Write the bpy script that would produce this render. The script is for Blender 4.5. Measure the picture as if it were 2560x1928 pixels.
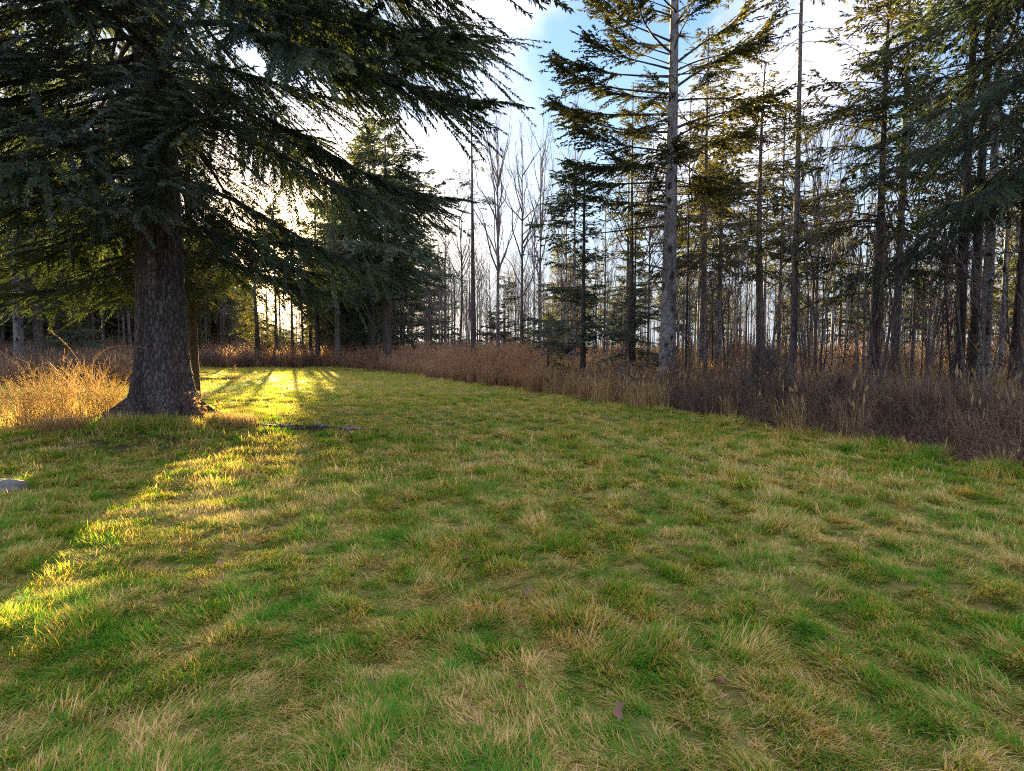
import bpy, math, random
import numpy as np
from mathutils import Vector, Euler, Matrix

# ------------------------------------------------------------------ clearing
for o in list(bpy.data.objects):
    bpy.data.objects.remove(o)
sc = bpy.context.scene
C = sc.collection

# ------------------------------------------------------------------ camera, sky, sun, exposure
FPX = 620.0                       # focal length in pixels of a 1024 wide picture
EYE = 1.55
cam_d = bpy.data.cameras.new('camera')
cam_d.sensor_width = 36.0
cam_d.lens = 36.0 * FPX / 1024.0
cam_d.clip_start = 0.05
cam_d.clip_end = 3000.0
cam = bpy.data.objects.new('camera', cam_d)
C.objects.link(cam)
cam.location = (0, 0, EYE)
PITCH = math.radians(3.74)
cam.rotation_euler = (math.pi / 2 - PITCH, 0, 0)
sc.camera = cam

SUN_AZ = math.radians(19.67)      # to the left of straight ahead
SUN_EL = math.radians(6.93)
SUN_DIR = Vector((-math.sin(SUN_AZ) * math.cos(SUN_EL), math.cos(SUN_AZ) * math.cos(SUN_EL), math.sin(SUN_EL)))
sun_d = bpy.data.lights.new('sun', 'SUN')
sun_d.energy = 3.8
sun_d.angle = math.radians(0.53)
sun_d.color = (1.0, 0.80, 0.36)
sun = bpy.data.objects.new('sun', sun_d)
C.objects.link(sun)
sun.rotation_euler = SUN_DIR.to_track_quat('Z', 'Y').to_euler()

sc.view_settings.view_transform = 'Standard'
sc.view_settings.look = 'None'
sc.view_settings.gamma = 1.0
sc.view_settings.use_curve_mapping = False
sc.view_settings.exposure = 4.1
sc.render.engine = 'CYCLES'
cy = sc.cycles
cy.use_denoising = False
cy.use_adaptive_sampling = False
cy.max_bounces = 7
cy.diffuse_bounces = 5
cy.glossy_bounces = 2
cy.transmission_bounces = 5
cy.transparent_max_bounces = 6
cy.volume_bounces = 0
cy.sample_clamp_indirect = 1.5
cy.filter_width = 1.1

world = bpy.data.worlds.new('World')
sc.world = world
world.use_nodes = True
wn, wl = world.node_tree.nodes, world.node_tree.links
wn.clear()


def N(nodes, kind, **kw):
    n = nodes.new(kind)
    for k, v in kw.items():
        if k == 'inp':
            for a, b in v.items():
                n.inputs[a].default_value = b
        else:
            setattr(n, k, v)
    return n


def math_node(nodes, links, op, a, b=None, clamp=False):
    n = nodes.new('ShaderNodeMath')
    n.operation = op
    n.use_clamp = clamp
    for i, v in enumerate((a, b)):
        if v is None:
            continue
        if isinstance(v, (int, float)):
            n.inputs[i].default_value = v
        else:
            links.new(v, n.inputs[i])
    return n.outputs[0]


def mixc(nodes, links, fac, a, b, mode='MIX'):
    n = nodes.new('ShaderNodeMix')
    n.data_type = 'RGBA'
    n.blend_type = mode
    for i, v in ((0, fac), (6, a), (7, b)):
        if isinstance(v, (int, float)):
            n.inputs[i].default_value = v
        elif isinstance(v, tuple):
            n.inputs[i].default_value = v if len(v) == 4 else v + (1,)
        else:
            links.new(v, n.inputs[i])
    return n.outputs[2]


def ramp(nodes, links, fac, stops, interp='LINEAR'):
    n = nodes.new('ShaderNodeValToRGB')
    cr = n.color_ramp
    cr.interpolation = interp
    while len(cr.elements) < len(stops):
        cr.elements.new(0.5)
    for e, (p, c) in zip(cr.elements, stops):
        e.position = p
        e.color = c if len(c) == 4 else tuple(c) + (1,)
    links.new(fac, n.inputs[0])
    return n.outputs[0]


def build_world():
    sky = N(wn, 'ShaderNodeTexSky', sky_type='NISHITA')
    sky.sun_disc = False
    sky.sun_elevation = SUN_EL
    sky.sun_rotation = -SUN_AZ
    sky.altitude = 100
    sky.air_density = 1.0
    sky.dust_density = 0.1
    sky.ozone_density = 2.5
    tc = N(wn, 'ShaderNodeTexCoord')
    sep = N(wn, 'ShaderNodeSeparateXYZ')
    wl.new(tc.outputs['Generated'], sep.inputs[0])
    z = math_node(wn, wl, 'MAXIMUM', sep.outputs[2], 0.0)
    zz = math_node(wn, wl, 'ADD', z, 0.16)
    px = math_node(wn, wl, 'DIVIDE', sep.outputs[0], zz)
    py = math_node(wn, wl, 'DIVIDE', sep.outputs[1], zz)
    comb = N(wn, 'ShaderNodeCombineXYZ')
    wl.new(px, comb.inputs[0])
    wl.new(py, comb.inputs[1])
    mp = N(wn, 'ShaderNodeMapping')
    mp.inputs['Rotation'].default_value = (0, 0, math.radians(-38))
    mp.inputs['Location'].default_value = (15.29916, 13.847897, 0)
    mp.inputs['Scale'].default_value = (1.0, 0.42, 1)
    wl.new(comb.outputs[0], mp.inputs[0])
    n1 = N(wn, 'ShaderNodeTexNoise', inp={'Scale': 1.35, 'Detail': 8.0, 'Roughness': 0.56, 'Distortion': 0.5})
    wl.new(mp.outputs[0], n1.inputs['Vector'])
    mask = ramp(wn, wl, n1.outputs[0], [(0.38, (0, 0, 0)), (0.50, (0.6, 0.6, 0.6)), (0.62, (1, 1, 1))], 'EASE')
    # light scattered by thin cloud around the sun
    dot = N(wn, 'ShaderNodeVectorMath', operation='DOT_PRODUCT')
    wl.new(tc.outputs['Generated'], dot.inputs[0])
    dot.inputs[1].default_value = SUN_DIR
    d = math_node(wn, wl, 'MAXIMUM', dot.outputs['Value'], 0.0)
    g1 = math_node(wn, wl, 'POWER', d, 40.0)
    g2 = math_node(wn, wl, 'POWER', d, 260.0)
    disc = N(wn, 'ShaderNodeMapRange', interpolation_type='SMOOTHSTEP')
    wl.new(dot.outputs['Value'], disc.inputs[0])
    disc.inputs[1].default_value = math.cos(math.radians(0.75))
    disc.inputs[2].default_value = math.cos(math.radians(0.3))
    low = ramp(wn, wl, sep.outputs[2], [(0.0, (1, 1, 1)), (0.14, (0.85, 0.85, 0.85)), (0.44, (0, 0, 0))])
    # clouds: white with a pinkish side, warmer towards the sun
    n2 = N(wn, 'ShaderNodeTexNoise', inp={'Scale': 2.3, 'Detail': 6.0, 'Roughness': 0.6, 'Distortion': 0.3})
    wl.new(mp.outputs[0], n2.inputs['Vector'])
    body = ramp(wn, wl, n2.outputs[0], [(0.37, (0.50, 0.56, 0.78)), (0.50, (0.86, 0.82, 0.93)), (0.64, (1.9, 1.75, 1.76))])
    body = mixc(wn, wl, math_node(wn, wl, 'MULTIPLY', low, 0.75), body, (0.52, 0.50, 0.57))
    cl = mixc(wn, wl, g1, body, (2.6, 2.0, 1.3))
    skyc = mixc(wn, wl, 1.0, sky.outputs[0], (SKYM[0], SKYM[1], SKYM[2]), 'MULTIPLY')
    lowc = mixc(wn, wl, math_node(wn, wl, 'MULTIPLY', low, 0.95), skyc, (0.40, 0.49, 0.59))
    mk = math_node(wn, wl, 'MULTIPLY', mask, math_node(wn, wl, 'SUBTRACT', 0.92, math_node(wn, wl, 'MULTIPLY', low, 0.62)))
    c = mixc(wn, wl, mk, lowc, cl)
    a1 = mixc(wn, wl, 1.0, c, mixc(wn, wl, g1, (0, 0, 0), (0.9, 0.6, 0.25)), 'ADD')
    a2 = mixc(wn, wl, 1.0, a1, mixc(wn, wl, g2, (0, 0, 0), (4.0, 2.4, 0.9)), 'ADD')
    a3 = mixc(wn, wl, 1.0, a2, mixc(wn, wl, disc.outputs[0], (0, 0, 0), (160.0, 125.0, 70.0)), 'ADD')
    bg = N(wn, 'ShaderNodeBackground', inp={'Strength': 0.10})
    wl.new(a3, bg.inputs[0])
    out = N(wn, 'ShaderNodeOutputWorld')
    wl.new(bg.outputs[0], out.inputs[0])


SKYM = (0.27, 0.245, 0.25)
build_world()


# ------------------------------------------------------------------ numeric helpers
def rs(seed):
    return np.random.default_rng(seed)


def _hash(ix, iy, seed):
    h = (ix.astype(np.int64) * 374761393 + iy.astype(np.int64) * 668265263 + seed * 144665) & 0x7fffffff
    h = ((h ^ (h >> 13)) * 1274126177) & 0x7fffffff
    return ((h ^ (h >> 16)) & 0xffff) / 65535.0


def vnoise(x, y, seed=0):
    ix, iy = np.floor(x), np.floor(y)
    fx, fy = x - ix, y - iy
    fx = fx * fx * (3 - 2 * fx)
    fy = fy * fy * (3 - 2 * fy)
    a, b = _hash(ix, iy, seed), _hash(ix + 1, iy, seed)
    c, d = _hash(ix, iy + 1, seed), _hash(ix + 1, iy + 1, seed)
    return (a * (1 - fx) + b * fx) * (1 - fy) + (c * (1 - fx) + d * fx) * fy


def fbm(x, y, seed=0, octv=3):
    s, a, t = 0.0, 1.0, 0.0
    for i in range(octv):
        s = s + a * vnoise(x * 2 ** i + 17.3 * i, y * 2 ** i - 9.1 * i, seed + i)
        t += a
        a *= 0.5
    return s / t


def sstep(a, b, x):
    t = np.clip((x - a) / (b - a), 0, 1)
    return t * t * (3 - 2 * t)


def nrm(v):
    return v / np.maximum(np.linalg.norm(v, axis=-1, keepdims=True), 1e-9)


class Geo:
    """Collects vertices and faces with one tint value set per vertex."""
    def __init__(self):
        self.V, self.T, self.F, self.n = [], [], [], 0

    def add(self, V, F, T=None):
        V = np.asarray(V, float).reshape(-1, 3)
        F = np.asarray(F, np.int64)
        self.V.append(V)
        self.F.append(F + self.n)
        self.T.append(np.zeros((len(V), 3)) if T is None else np.broadcast_to(T, (len(V), 3)))
        self.n += len(V)

    def ntri(self):
        return sum(len(f) * (f.shape[1] - 2) for f in self.F)

    def mesh(self, name, mats, smooth=True):
        me = bpy.data.meshes.new(name)
        V = np.concatenate(self.V) if self.V else np.zeros((0, 3))
        T = np.concatenate(self.T) if self.V else np.zeros((0, 3))
        me.vertices.add(len(V))
        me.vertices.foreach_set('co', V.astype(np.float32).ravel())
        loops = np.concatenate([f.ravel() for f in self.F])
        sizes = np.concatenate([np.full(len(f), f.shape[1]) for f in self.F])
        starts = np.concatenate(([0], np.cumsum(sizes)[:-1]))
        me.loops.add(len(loops))
        me.loops.foreach_set('vertex_index', loops.astype(np.int32))
        me.polygons.add(len(sizes))
        me.polygons.foreach_set('loop_start', starts.astype(np.int32))
        me.update(calc_edges=True)
        if smooth:
            me.polygons.foreach_set('use_smooth', np.ones(len(sizes), bool))
        at = me.attributes.new('tint', 'FLOAT_COLOR', 'POINT')
        at.data.foreach_set('color', np.concatenate([T, np.ones((len(T), 1))], 1).astype(np.float32).ravel())
        for m in (mats if isinstance(mats, (list, tuple)) else [mats]):
            me.materials.append(m)
        return me


def tubes(g, P, R, k=3, tint=(0, 0, 0), cap=False):
    """P (m,n,3) centre lines, R (m,n) radii."""
    P = np.asarray(P, float)
    R = np.asarray(R, float)
    if P.ndim == 2:
        P, R = P[None], R[None]
    m, n, _ = P.shape
    T = nrm(np.gradient(P, axis=1))
    ref = np.zeros_like(T)
    ax = np.argmin(np.abs(T.mean(1)), axis=1)
    ref[np.arange(m), :, ax] = 1.0
    A = nrm(np.cross(T, ref))
    B = np.cross(T, A)
    th = np.arange(k) * 2 * np.pi / k
    ring = A[:, :, None] * np.cos(th)[:, None] + B[:, :, None] * np.sin(th)[:, None]
    V = P[:, :, None] + ring * R[:, :, None, None]
    idx = np.arange(m * n * k).reshape(m, n, k)
    a = idx[:, :-1]
    b = idx[:, 1:]
    F = np.stack([a, np.roll(a, -1, 2), np.roll(b, -1, 2), b], -1).reshape(-1, 4)
    tt = np.asarray(tint, float)
    if tt.ndim == 2:
        tt = np.repeat(tt, n * k, 0)
    g.add(V, F, tt)


def kites(g, P, D, L, W, rng, cross=False, tint=None, up=None, bow=0.0):
    """Needle covered shoots: slim diamonds from P along D."""
    m = len(P)
    D = nrm(D)
    ref = rng.normal(size=(m, 3)) if up is None else up + rng.normal(size=(m, 3)) * 0.35
    w = nrm(np.cross(D, ref))
    for k in range(2 if cross else 1):
        mid = P + D * (L * 0.42)[:, None]
        tip = P + D * L[:, None] - np.array([0, 0, 1.0]) * (bow * L)[:, None]
        ww = w * (W * 0.5)[:, None]
        V = np.stack([P, mid + ww, tip, mid - ww], 1)
        F = np.arange(m * 4).reshape(m, 4)
        t = np.zeros((m, 3)) if tint is None else tint
        g.add(V, F, np.repeat(t, 4, 0))
        w = nrm(np.cross(D, w))


def obj(name, me, parent=None, loc=None, rot=None, scl=None):
    o = bpy.data.objects.new(name, me)
    C.objects.link(o)
    if parent is not None:
        o.parent = parent
    if loc is not None:
        o.location = loc
    if rot is not None:
        o.rotation_euler = rot
    if scl is not None:
        o.scale = (scl, scl, scl) if isinstance(scl, (int, float)) else scl
    return o


def tag(o, label=None, cat=None, group=None, kind=None):
    if label:
        o['label'] = label
    if cat:
        o['category'] = cat
    if group:
        o['group'] = group
    if kind:
        o['kind'] = kind
    return o


def thing(name, loc, label, cat, group=None, rz=0.0):
    o = bpy.data.objects.new(name, None)
    o.empty_display_size = 0.2
    C.objects.link(o)
    o.location = loc
    o.rotation_euler = (0, 0, rz)
    return tag(o, label, cat, group)


# ------------------------------------------------------------------ materials
def new_mat(name):
    m = bpy.data.materials.new(name)
    m.use_nodes = True
    nt = m.node_tree
    nt.nodes.clear()
    return m, nt.nodes, nt.links


def leafy(name, build, trans=0.4, rough=0.6, spec=0.2, tsat=None):
    """Thin foliage: reflects and lets light through."""
    m, n, l = new_mat(name)
    col = build(n, l)
    p = N(n, 'ShaderNodeBsdfPrincipled', inp={'Roughness': rough, 'Specular IOR Level': spec})
    l.new(col, p.inputs['Base Color'])
    t = N(n, 'ShaderNodeBsdfTranslucent')
    if tsat is None:
        l.new(col, t.inputs[0])
    else:
        l.new(mixc(n, l, 1.0, col, tsat, 'MULTIPLY'), t.inputs[0])
    mx = N(n, 'ShaderNodeMixShader', inp={0: trans})
    l.new(p.outputs[0], mx.inputs[1])
    l.new(t.outputs[0], mx.inputs[2])
    o = N(n, 'ShaderNodeOutputMaterial')
    l.new(mx.outputs[0], o.inputs[0])
    return m


def tint_out(n, l):
    a = N(n, 'ShaderNodeAttribute', attribute_name='tint')
    s = N(n, 'ShaderNodeSeparateColor')
    l.new(a.outputs['Color'], s.inputs[0])
    return s.outputs


def wnoise(n, l, scale, detail=3.0, vec=None, rough=0.55):
    if vec is None:
        vec = N(n, 'ShaderNodeNewGeometry').outputs['Position']
    t = N(n, 'ShaderNodeTexNoise', inp={'Scale': scale, 'Detail': detail, 'Roughness': rough})
    l.new(vec, t.inputs['Vector'])
    return t.outputs[0]


def lawn_col(n, l):
    r, s, b = tint_out(n, l)[:3]
    big = wnoise(n, l, 0.45, 3.0)
    mid = wnoise(n, l, 2.6, 4.0, rough=0.68)
    fin = wnoise(n, l, 11.0, 2.0)
    f = math_node(n, l, 'ADD', math_node(n, l, 'MULTIPLY', big, 0.65), math_node(n, l, 'MULTIPLY', mid, 1.35))
    f = math_node(n, l, 'ADD', f, math_node(n, l, 'MULTIPLY', fin, 0.35))
    f = math_node(n, l, 'ADD', f, math_node(n, l, 'MULTIPLY', r, 0.55))
    f = math_node(n, l, 'ADD', f, math_node(n, l, 'MULTIPLY', s, 0.10))
    f = math_node(n, l, 'SUBTRACT', f, 1.01)
    return ramp(n, l, f, [(0.20, (0.085, 0.300, 0.034)), (0.36, (0.180, 0.350, 0.042)), (0.47, (0.320, 0.350, 0.070)),
                          (0.60, (0.50, 0.40, 0.15)), (0.80, (0.72, 0.59, 0.34))])


def simple_ramp(stops, nscale=1.0, wr=0.6, wn_=0.4):
    def f(n, l):
        r = tint_out(n, l)[0]
        big = wnoise(n, l, nscale, 2.0)
        v = math_node(n, l, 'ADD', math_node(n, l, 'MULTIPLY', r, wr), math_node(n, l, 'MULTIPLY', big, wn_))
        return ramp(n, l, v, stops)
    return f


M = {}
M['lawn'] = leafy('lawn_blades', lawn_col, 0.45, 0.8, 0.06, (1.4, 1.2, 0.38))
M['spruce'] = leafy('spruce_needles', simple_ramp([(0.2, (0.036, 0.066, 0.056)), (0.5, (0.068, 0.110, 0.086)), (0.8, (0.125, 0.165, 0.120))], 1.2), 0.22, 0.6, 0.25, (2.2, 1.7, 0.5))
M['spruce_blue'] = leafy('skylit_spruce_needles', simple_ramp([(0.2, (0.066, 0.104, 0.102)), (0.5, (0.115, 0.165, 0.155)), (0.8, (0.185, 0.240, 0.215))], 1.2), 0.2, 0.6, 0.3, (2.0, 1.6, 0.5))  # paler, bluer copy of the spruce needles: sky light put into the colour
M['conifer'] = leafy('conifer_needles', simple_ramp([(0.2, (0.036, 0.054, 0.032)), (0.5, (0.066, 0.086, 0.044)), (0.8, (0.125, 0.130, 0.060))], 0.5), 0.25, 0.6, 0.2, (2.4, 1.7, 0.5))
M['dry_grass'] = leafy('dry_grass', simple_ramp([(0.2, (0.27, 0.19, 0.10)), (0.5, (0.45, 0.335, 0.18)), (0.8, (0.60, 0.48, 0.29))], 0.8), 0.45, 0.7, 0.1, (1.15, 1.0, 0.6))
M['gold_weed'] = leafy('golden_weed', simple_ramp([(0.2, (0.38, 0.28, 0.13)), (0.5, (0.56, 0.43, 0.21)), (0.8, (0.70, 0.57, 0.33))], 0.8), 0.5, 0.7, 0.1, (1.15, 1.0, 0.6))
M['red_grass'] = leafy('russet_grass', simple_ramp([(0.2, (0.19, 0.115, 0.09)), (0.5, (0.33, 0.22, 0.165)), (0.8, (0.52, 0.40, 0.29))], 0.6), 0.42, 0.6, 0.2, (1.3, 1.0, 0.6))
M['bramble'] = leafy('bramble_stems', simple_ramp([(0.2, (0.095, 0.058, 0.048)), (0.55, (0.20, 0.128, 0.100)), (0.85, (0.50, 0.38, 0.28))], 0.7), 0.12, 0.7, 0.15)
M['orange_leaf'] = leafy('orange_leaf', simple_ramp([(0.2, (0.30, 0.08, 0.03)), (0.8, (0.50, 0.20, 0.06))], 0.7), 0.4, 0.6, 0.2)


def bark_mat(name, lo, hi, crack, vscale, stretch=0.35, bump=0.6, spots=None, lich=None, ring=0.0):
    m, n, l = new_mat(name)
    tc = N(n, 'ShaderNodeTexCoord')
    mp = N(n, 'ShaderNodeMapping')
    mp.inputs['Scale'].default_value = (1, 1, stretch)
    l.new(tc.outputs['Object'], mp.inputs[0])
    nz = N(n, 'ShaderNodeTexNoise', inp={'Scale': vscale * 0.7, 'Detail': 4.0, 'Roughness': 0.6})
    l.new(mp.outputs[0], nz.inputs['Vector'])
    warp = mixc(n, l, 0.16, mp.outputs[0], nz.outputs['Color'], 'ADD')
    vo = N(n, 'ShaderNodeTexVoronoi', feature='DISTANCE_TO_EDGE', inp={'Scale': vscale})
    l.new(warp, vo.inputs['Vector'])
    cr = ramp(n, l, vo.outputs['Distance'], [(0.0, (0, 0, 0)), (0.20, (1, 1, 1))])
    base = ramp(n, l, nz.outputs[0], [(0.3, lo), (0.7, hi)])
    fine = N(n, 'ShaderNodeTexNoise', inp={'Scale': vscale * 6.0, 'Detail': 3.0})
    l.new(tc.outputs['Object'], fine.inputs['Vector'])
    base = mixc(n, l, 0.55, base, ramp(n, l, fine.outputs[0], [(0.3, (0.82, 0.82, 0.82)), (0.7, (1.15, 1.15, 1.15))]), 'MULTIPLY')
    col = mixc(n, l, cr, crack, base)
    st = N(n, 'ShaderNodeTexNoise', inp={'Scale': 5.0, 'Detail': 4.0, 'Roughness': 0.6})
    sm_ = N(n, 'ShaderNodeMapping')
    sm_.inputs['Scale'].default_value = (1, 1, 0.12)
    l.new(tc.outputs['Object'], sm_.inputs[0])
    l.new(sm_.outputs[0], st.inputs['Vector'])
    col = mixc(n, l, 0.85, col, ramp(n, l, st.outputs[0], [(0.35, (0.5, 0.48, 0.48)), (0.5, (0.95, 0.95, 0.95)), (0.66, (1.3, 1.28, 1.25))]), 'MULTIPLY')
    if lich:
        ln = N(n, 'ShaderNodeTexNoise', inp={'Scale': 2.6, 'Detail': 6.0, 'Roughness': 0.7})
        l.new(tc.outputs['Object'], ln.inputs['Vector'])
        col = mixc(n, l, ramp(n, l, ln.outputs[0], [(0.48, (0, 0, 0)), (0.62, (0.8, 0.8, 0.8))]), col, lich)
    if spots:
        sv = N(n, 'ShaderNodeTexVoronoi', feature='F1', inp={'Scale': spots[0], 'Randomness': 1.0})
        l.new(warp, sv.inputs['Vector'])
        sm = ramp(n, l, sv.outputs['Distance'], [(spots[1], (1, 1, 1)), (spots[1] + 0.10, (0, 0, 0))])
        col = mixc(n, l, sm, col, spots[2])
    p = N(n, 'ShaderNodeBsdfPrincipled', inp={'Roughness': 0.88, 'Specular IOR Level': 0.2})
    l.new(col, p.inputs['Base Color'])
    h = mixc(n, l, 0.35, cr, fine.outputs['Color'])
    bp = N(n, 'ShaderNodeBump', inp={'Strength': bump, 'Distance': 0.02})
    l.new(h, bp.inputs['Height'])
    l.new(bp.outputs[0], p.inputs['Normal'])
    o = N(n, 'ShaderNodeOutputMaterial')
    l.new(p.outputs[0], o.inputs[0])
    return m


M['bark_hero'] = bark_mat('old_spruce_bark', (0.125, 0.103, 0.112), (0.165, 0.140, 0.150), (0.038, 0.030, 0.033), 20.0, 0.30, 1.0)
M['bark_grey'] = bark_mat('grey_bark', (0.17, 0.165, 0.185), (0.33, 0.32, 0.345), (0.075, 0.068, 0.07), 16.0, 0.6, 0.6, (3.6, 0.19, (0.035, 0.03, 0.03)), (0.34, 0.345, 0.36))
M['bark_dark'] = bark_mat('dark_bark', (0.085, 0.070, 0.072), (0.17, 0.145, 0.145), (0.025, 0.02, 0.02), 16.0, 0.4, 0.6)
M['bark_mid'] = bark_mat('brown_grey_bark', (0.18, 0.155, 0.165), (0.31, 0.275, 0.285), (0.07, 0.06, 0.06), 14.0, 0.4, 0.6)
M['bark_red'] = bark_mat('red_brown_bark', (0.13, 0.078, 0.055), (0.22, 0.135, 0.095), (0.04, 0.026, 0.02), 22.0, 1.2, 0.6)
M['bark_white'] = bark_mat('white_spotted_bark', (0.26, 0.26, 0.27), (0.43, 0.43, 0.43), (0.10, 0.10, 0.10), 9.0, 1.6, 0.4, (4.2, 0.22, (0.03, 0.028, 0.028)))
M['twig'] = bark_mat('twig_bark', (0.11, 0.088, 0.082), (0.20, 0.165, 0.15), (0.06, 0.05, 0.05), 12.0, 0.4, 0.2)
M['twig_pale'] = bark_mat('pale_twig_bark', (0.22, 0.185, 0.19), (0.36, 0.315, 0.32), (0.08, 0.07, 0.07), 9.0, 0.4, 0.2)


def ground_mat():
    m, n, l = new_mat('ground_soil')
    a = tint_out(n, l)
    big = wnoise(n, l, 0.6, 4.0)
    fine = wnoise(n, l, 24.0, 5.0, rough=0.7)
    grassy = ramp(n, l, fine, [(0.3, (0.075, 0.075, 0.025)), (0.52, (0.17, 0.15, 0.055)), (0.75, (0.32, 0.25, 0.12))])
    mid = wnoise(n, l, 2.6, 4.0)
    turf = ramp(n, l, math_node(n, l, 'ADD', math_node(n, l, 'MULTIPLY', mid, 0.7), math_node(n, l, 'MULTIPLY', fine, 0.3)),
                [(0.32, (0.07, 0.16, 0.025)), (0.5, (0.17, 0.19, 0.045)), (0.68, (0.28, 0.22, 0.09))])
    litter = ramp(n, l, fine, [(0.3, (0.045, 0.030, 0.024)), (0.5, (0.12, 0.078, 0.055)), (0.72, (0.23, 0.165, 0.11))])
    soil = ramp(n, l, fine, [(0.3, (0.020, 0.014, 0.011)), (0.7, (0.080, 0.056, 0.043))])
    lawn = mixc(n, l, 0.5, grassy, turf)
    col = mixc(n, l, a[0], litter, lawn)
    col = mixc(n, l, a[1], col, soil)
    p = N(n, 'ShaderNodeBsdfPrincipled', inp={'Roughness': 0.95, 'Specular IOR Level': 0.1})
    l.new(col, p.inputs['Base Color'])
    bp = N(n, 'ShaderNodeBump', inp={'Strength': 0.9, 'Distance': 0.04})
    l.new(fine, bp.inputs['Height'])
    l.new(bp.outputs[0], p.inputs['Normal'])
    o = N(n, 'ShaderNodeOutputMaterial')
    l.new(p.outputs[0], o.inputs[0])
    return m


M['ground'] = ground_mat()


def rock_mat():
    m, n, l = new_mat('field_stone')
    f = wnoise(n, l, 14.0, 6.0, rough=0.7)
    g = wnoise(n, l, 60.0, 4.0)
    col = ramp(n, l, math_node(n, l, 'ADD', math_node(n, l, 'MULTIPLY', f, 0.6), math_node(n, l, 'MULTIPLY', g, 0.4)),
               [(0.32, (0.06, 0.06, 0.065)), (0.5, (0.15, 0.155, 0.165)), (0.68, (0.26, 0.265, 0.28))])
    p = N(n, 'ShaderNodeBsdfPrincipled', inp={'Roughness': 0.85})
    l.new(col, p.inputs['Base Color'])
    bp = N(n, 'ShaderNodeBump', inp={'Strength': 0.6, 'Distance': 0.02})
    l.new(f, bp.inputs['Height'])
    l.new(bp.outputs[0], p.inputs['Normal'])
    o = N(n, 'ShaderNodeOutputMaterial')
    l.new(p.outputs[0], o.inputs[0])
    return m


M['rock'] = rock_mat()

# ------------------------------------------------------------------ the lie of the land
LAWN = np.array([(7.6, -14), (7.0, 0), (6.5, 4), (5.95, 7.2), (4.97, 10.7), (4.0, 13.2), (2.4, 16.9), (0.3, 22.3), (-3.8, 29.1),
                 (-8.0, 37), (-11.6, 41.8), (-13.5, 43.5), (-22.5, 43), (-19, 35), (-15.2, 25), (-14.6, 23), (-19, 22.5), (-27, 20), (-28, -14)], float)


def lawn_sd(x, y):
    """Signed distance to the lawn's edge, positive on the lawn."""
    x = np.asarray(x, float)
    y = np.asarray(y, float)
    d = np.full(x.shape, 1e9)
    ins = np.zeros(x.shape, bool)
    n = len(LAWN)
    for i in range(n):
        ax, ay = LAWN[i]
        bx, by = LAWN[(i + 1) % n]
        ex, ey = bx - ax, by - ay
        t = np.clip(((x - ax) * ex + (y - ay) * ey) / (ex * ex + ey * ey), 0, 1)
        d = np.minimum(d, np.hypot(x - ax - t * ex, y - ay - t * ey))
        c = ((ay > y) != (by > y)) & (x < (bx - ax) * (y - ay) / (by - ay + 1e-12) + ax)
        ins ^= c
    d = np.where(ins, d, -d)
    return d + 0.55 * (fbm(x * 0.8, y * 0.8, 31, 2) - 0.5) + 0.45 * (fbm(x * 2.7, y * 2.7, 33, 2) - 0.5)


HERO = (-6.2, 11.0)
SOIL = (-3.45, 10.9)


def ground_h(x, y):
    x = np.asarray(x, float)
    y = np.asarray(y, float)
    sd = lawn_sd(x, y)
    on = sstep(-0.3, 0.6, sd)
    h = 0.16 * (fbm(x * 0.11, y * 0.11, 5, 2) - 0.5)
    h = h + on * (0.075 * (fbm(x * 1.25, y * 1.25, 11, 3) - 0.5) + 0.055 * (fbm(x * 3.6, y * 3.6, 13, 2) - 0.5))
    edge = sstep(9.0, 2.0, sd) * on
    h = h + edge * 0.026 * np.cos(2 * np.pi * (sd + 0.25 * fbm(x * 0.5, y * 0.5, 3, 2)) / 0.5)
    h = h + (1 - on) * 0.10 * fbm(x * 0.5, y * 0.5, 21, 3)
    h = h + 0.24 * np.exp(-((x - HERO[0]) ** 2 + (y - HERO[1]) ** 2) / (2 * 1.5 ** 2))
    return h - 0.02


def gh(x, y):
    return float(ground_h(np.array([x]), np.array([y]))[0])


def soil_mask(x, y):
    """Bare earth: the strip right of the big tree and worn ground in front of it."""
    n = fbm(x * 2.2, y * 2.2, 41, 3) - 0.5
    a = 1 - sstep(0.6, 1.1, np.hypot((x - SOIL[0]) / 1.35, (y - SOIL[1]) / 0.33) + n)
    b = 0.8 * (1 - sstep(0.5, 1.1, np.hypot((x - HERO[0] - 0.2) / 1.9, (y - HERO[1] + 1.9) / 0.55) + n * 1.5))
    c = 0.7 * (1 - sstep(0.5, 1.1, np.hypot((x + 8.0) / 1.0, (y - 8.9) / 0.4) + n * 1.5))
    return np.clip(np.maximum(np.maximum(a, b), c), 0, 1)


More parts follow.
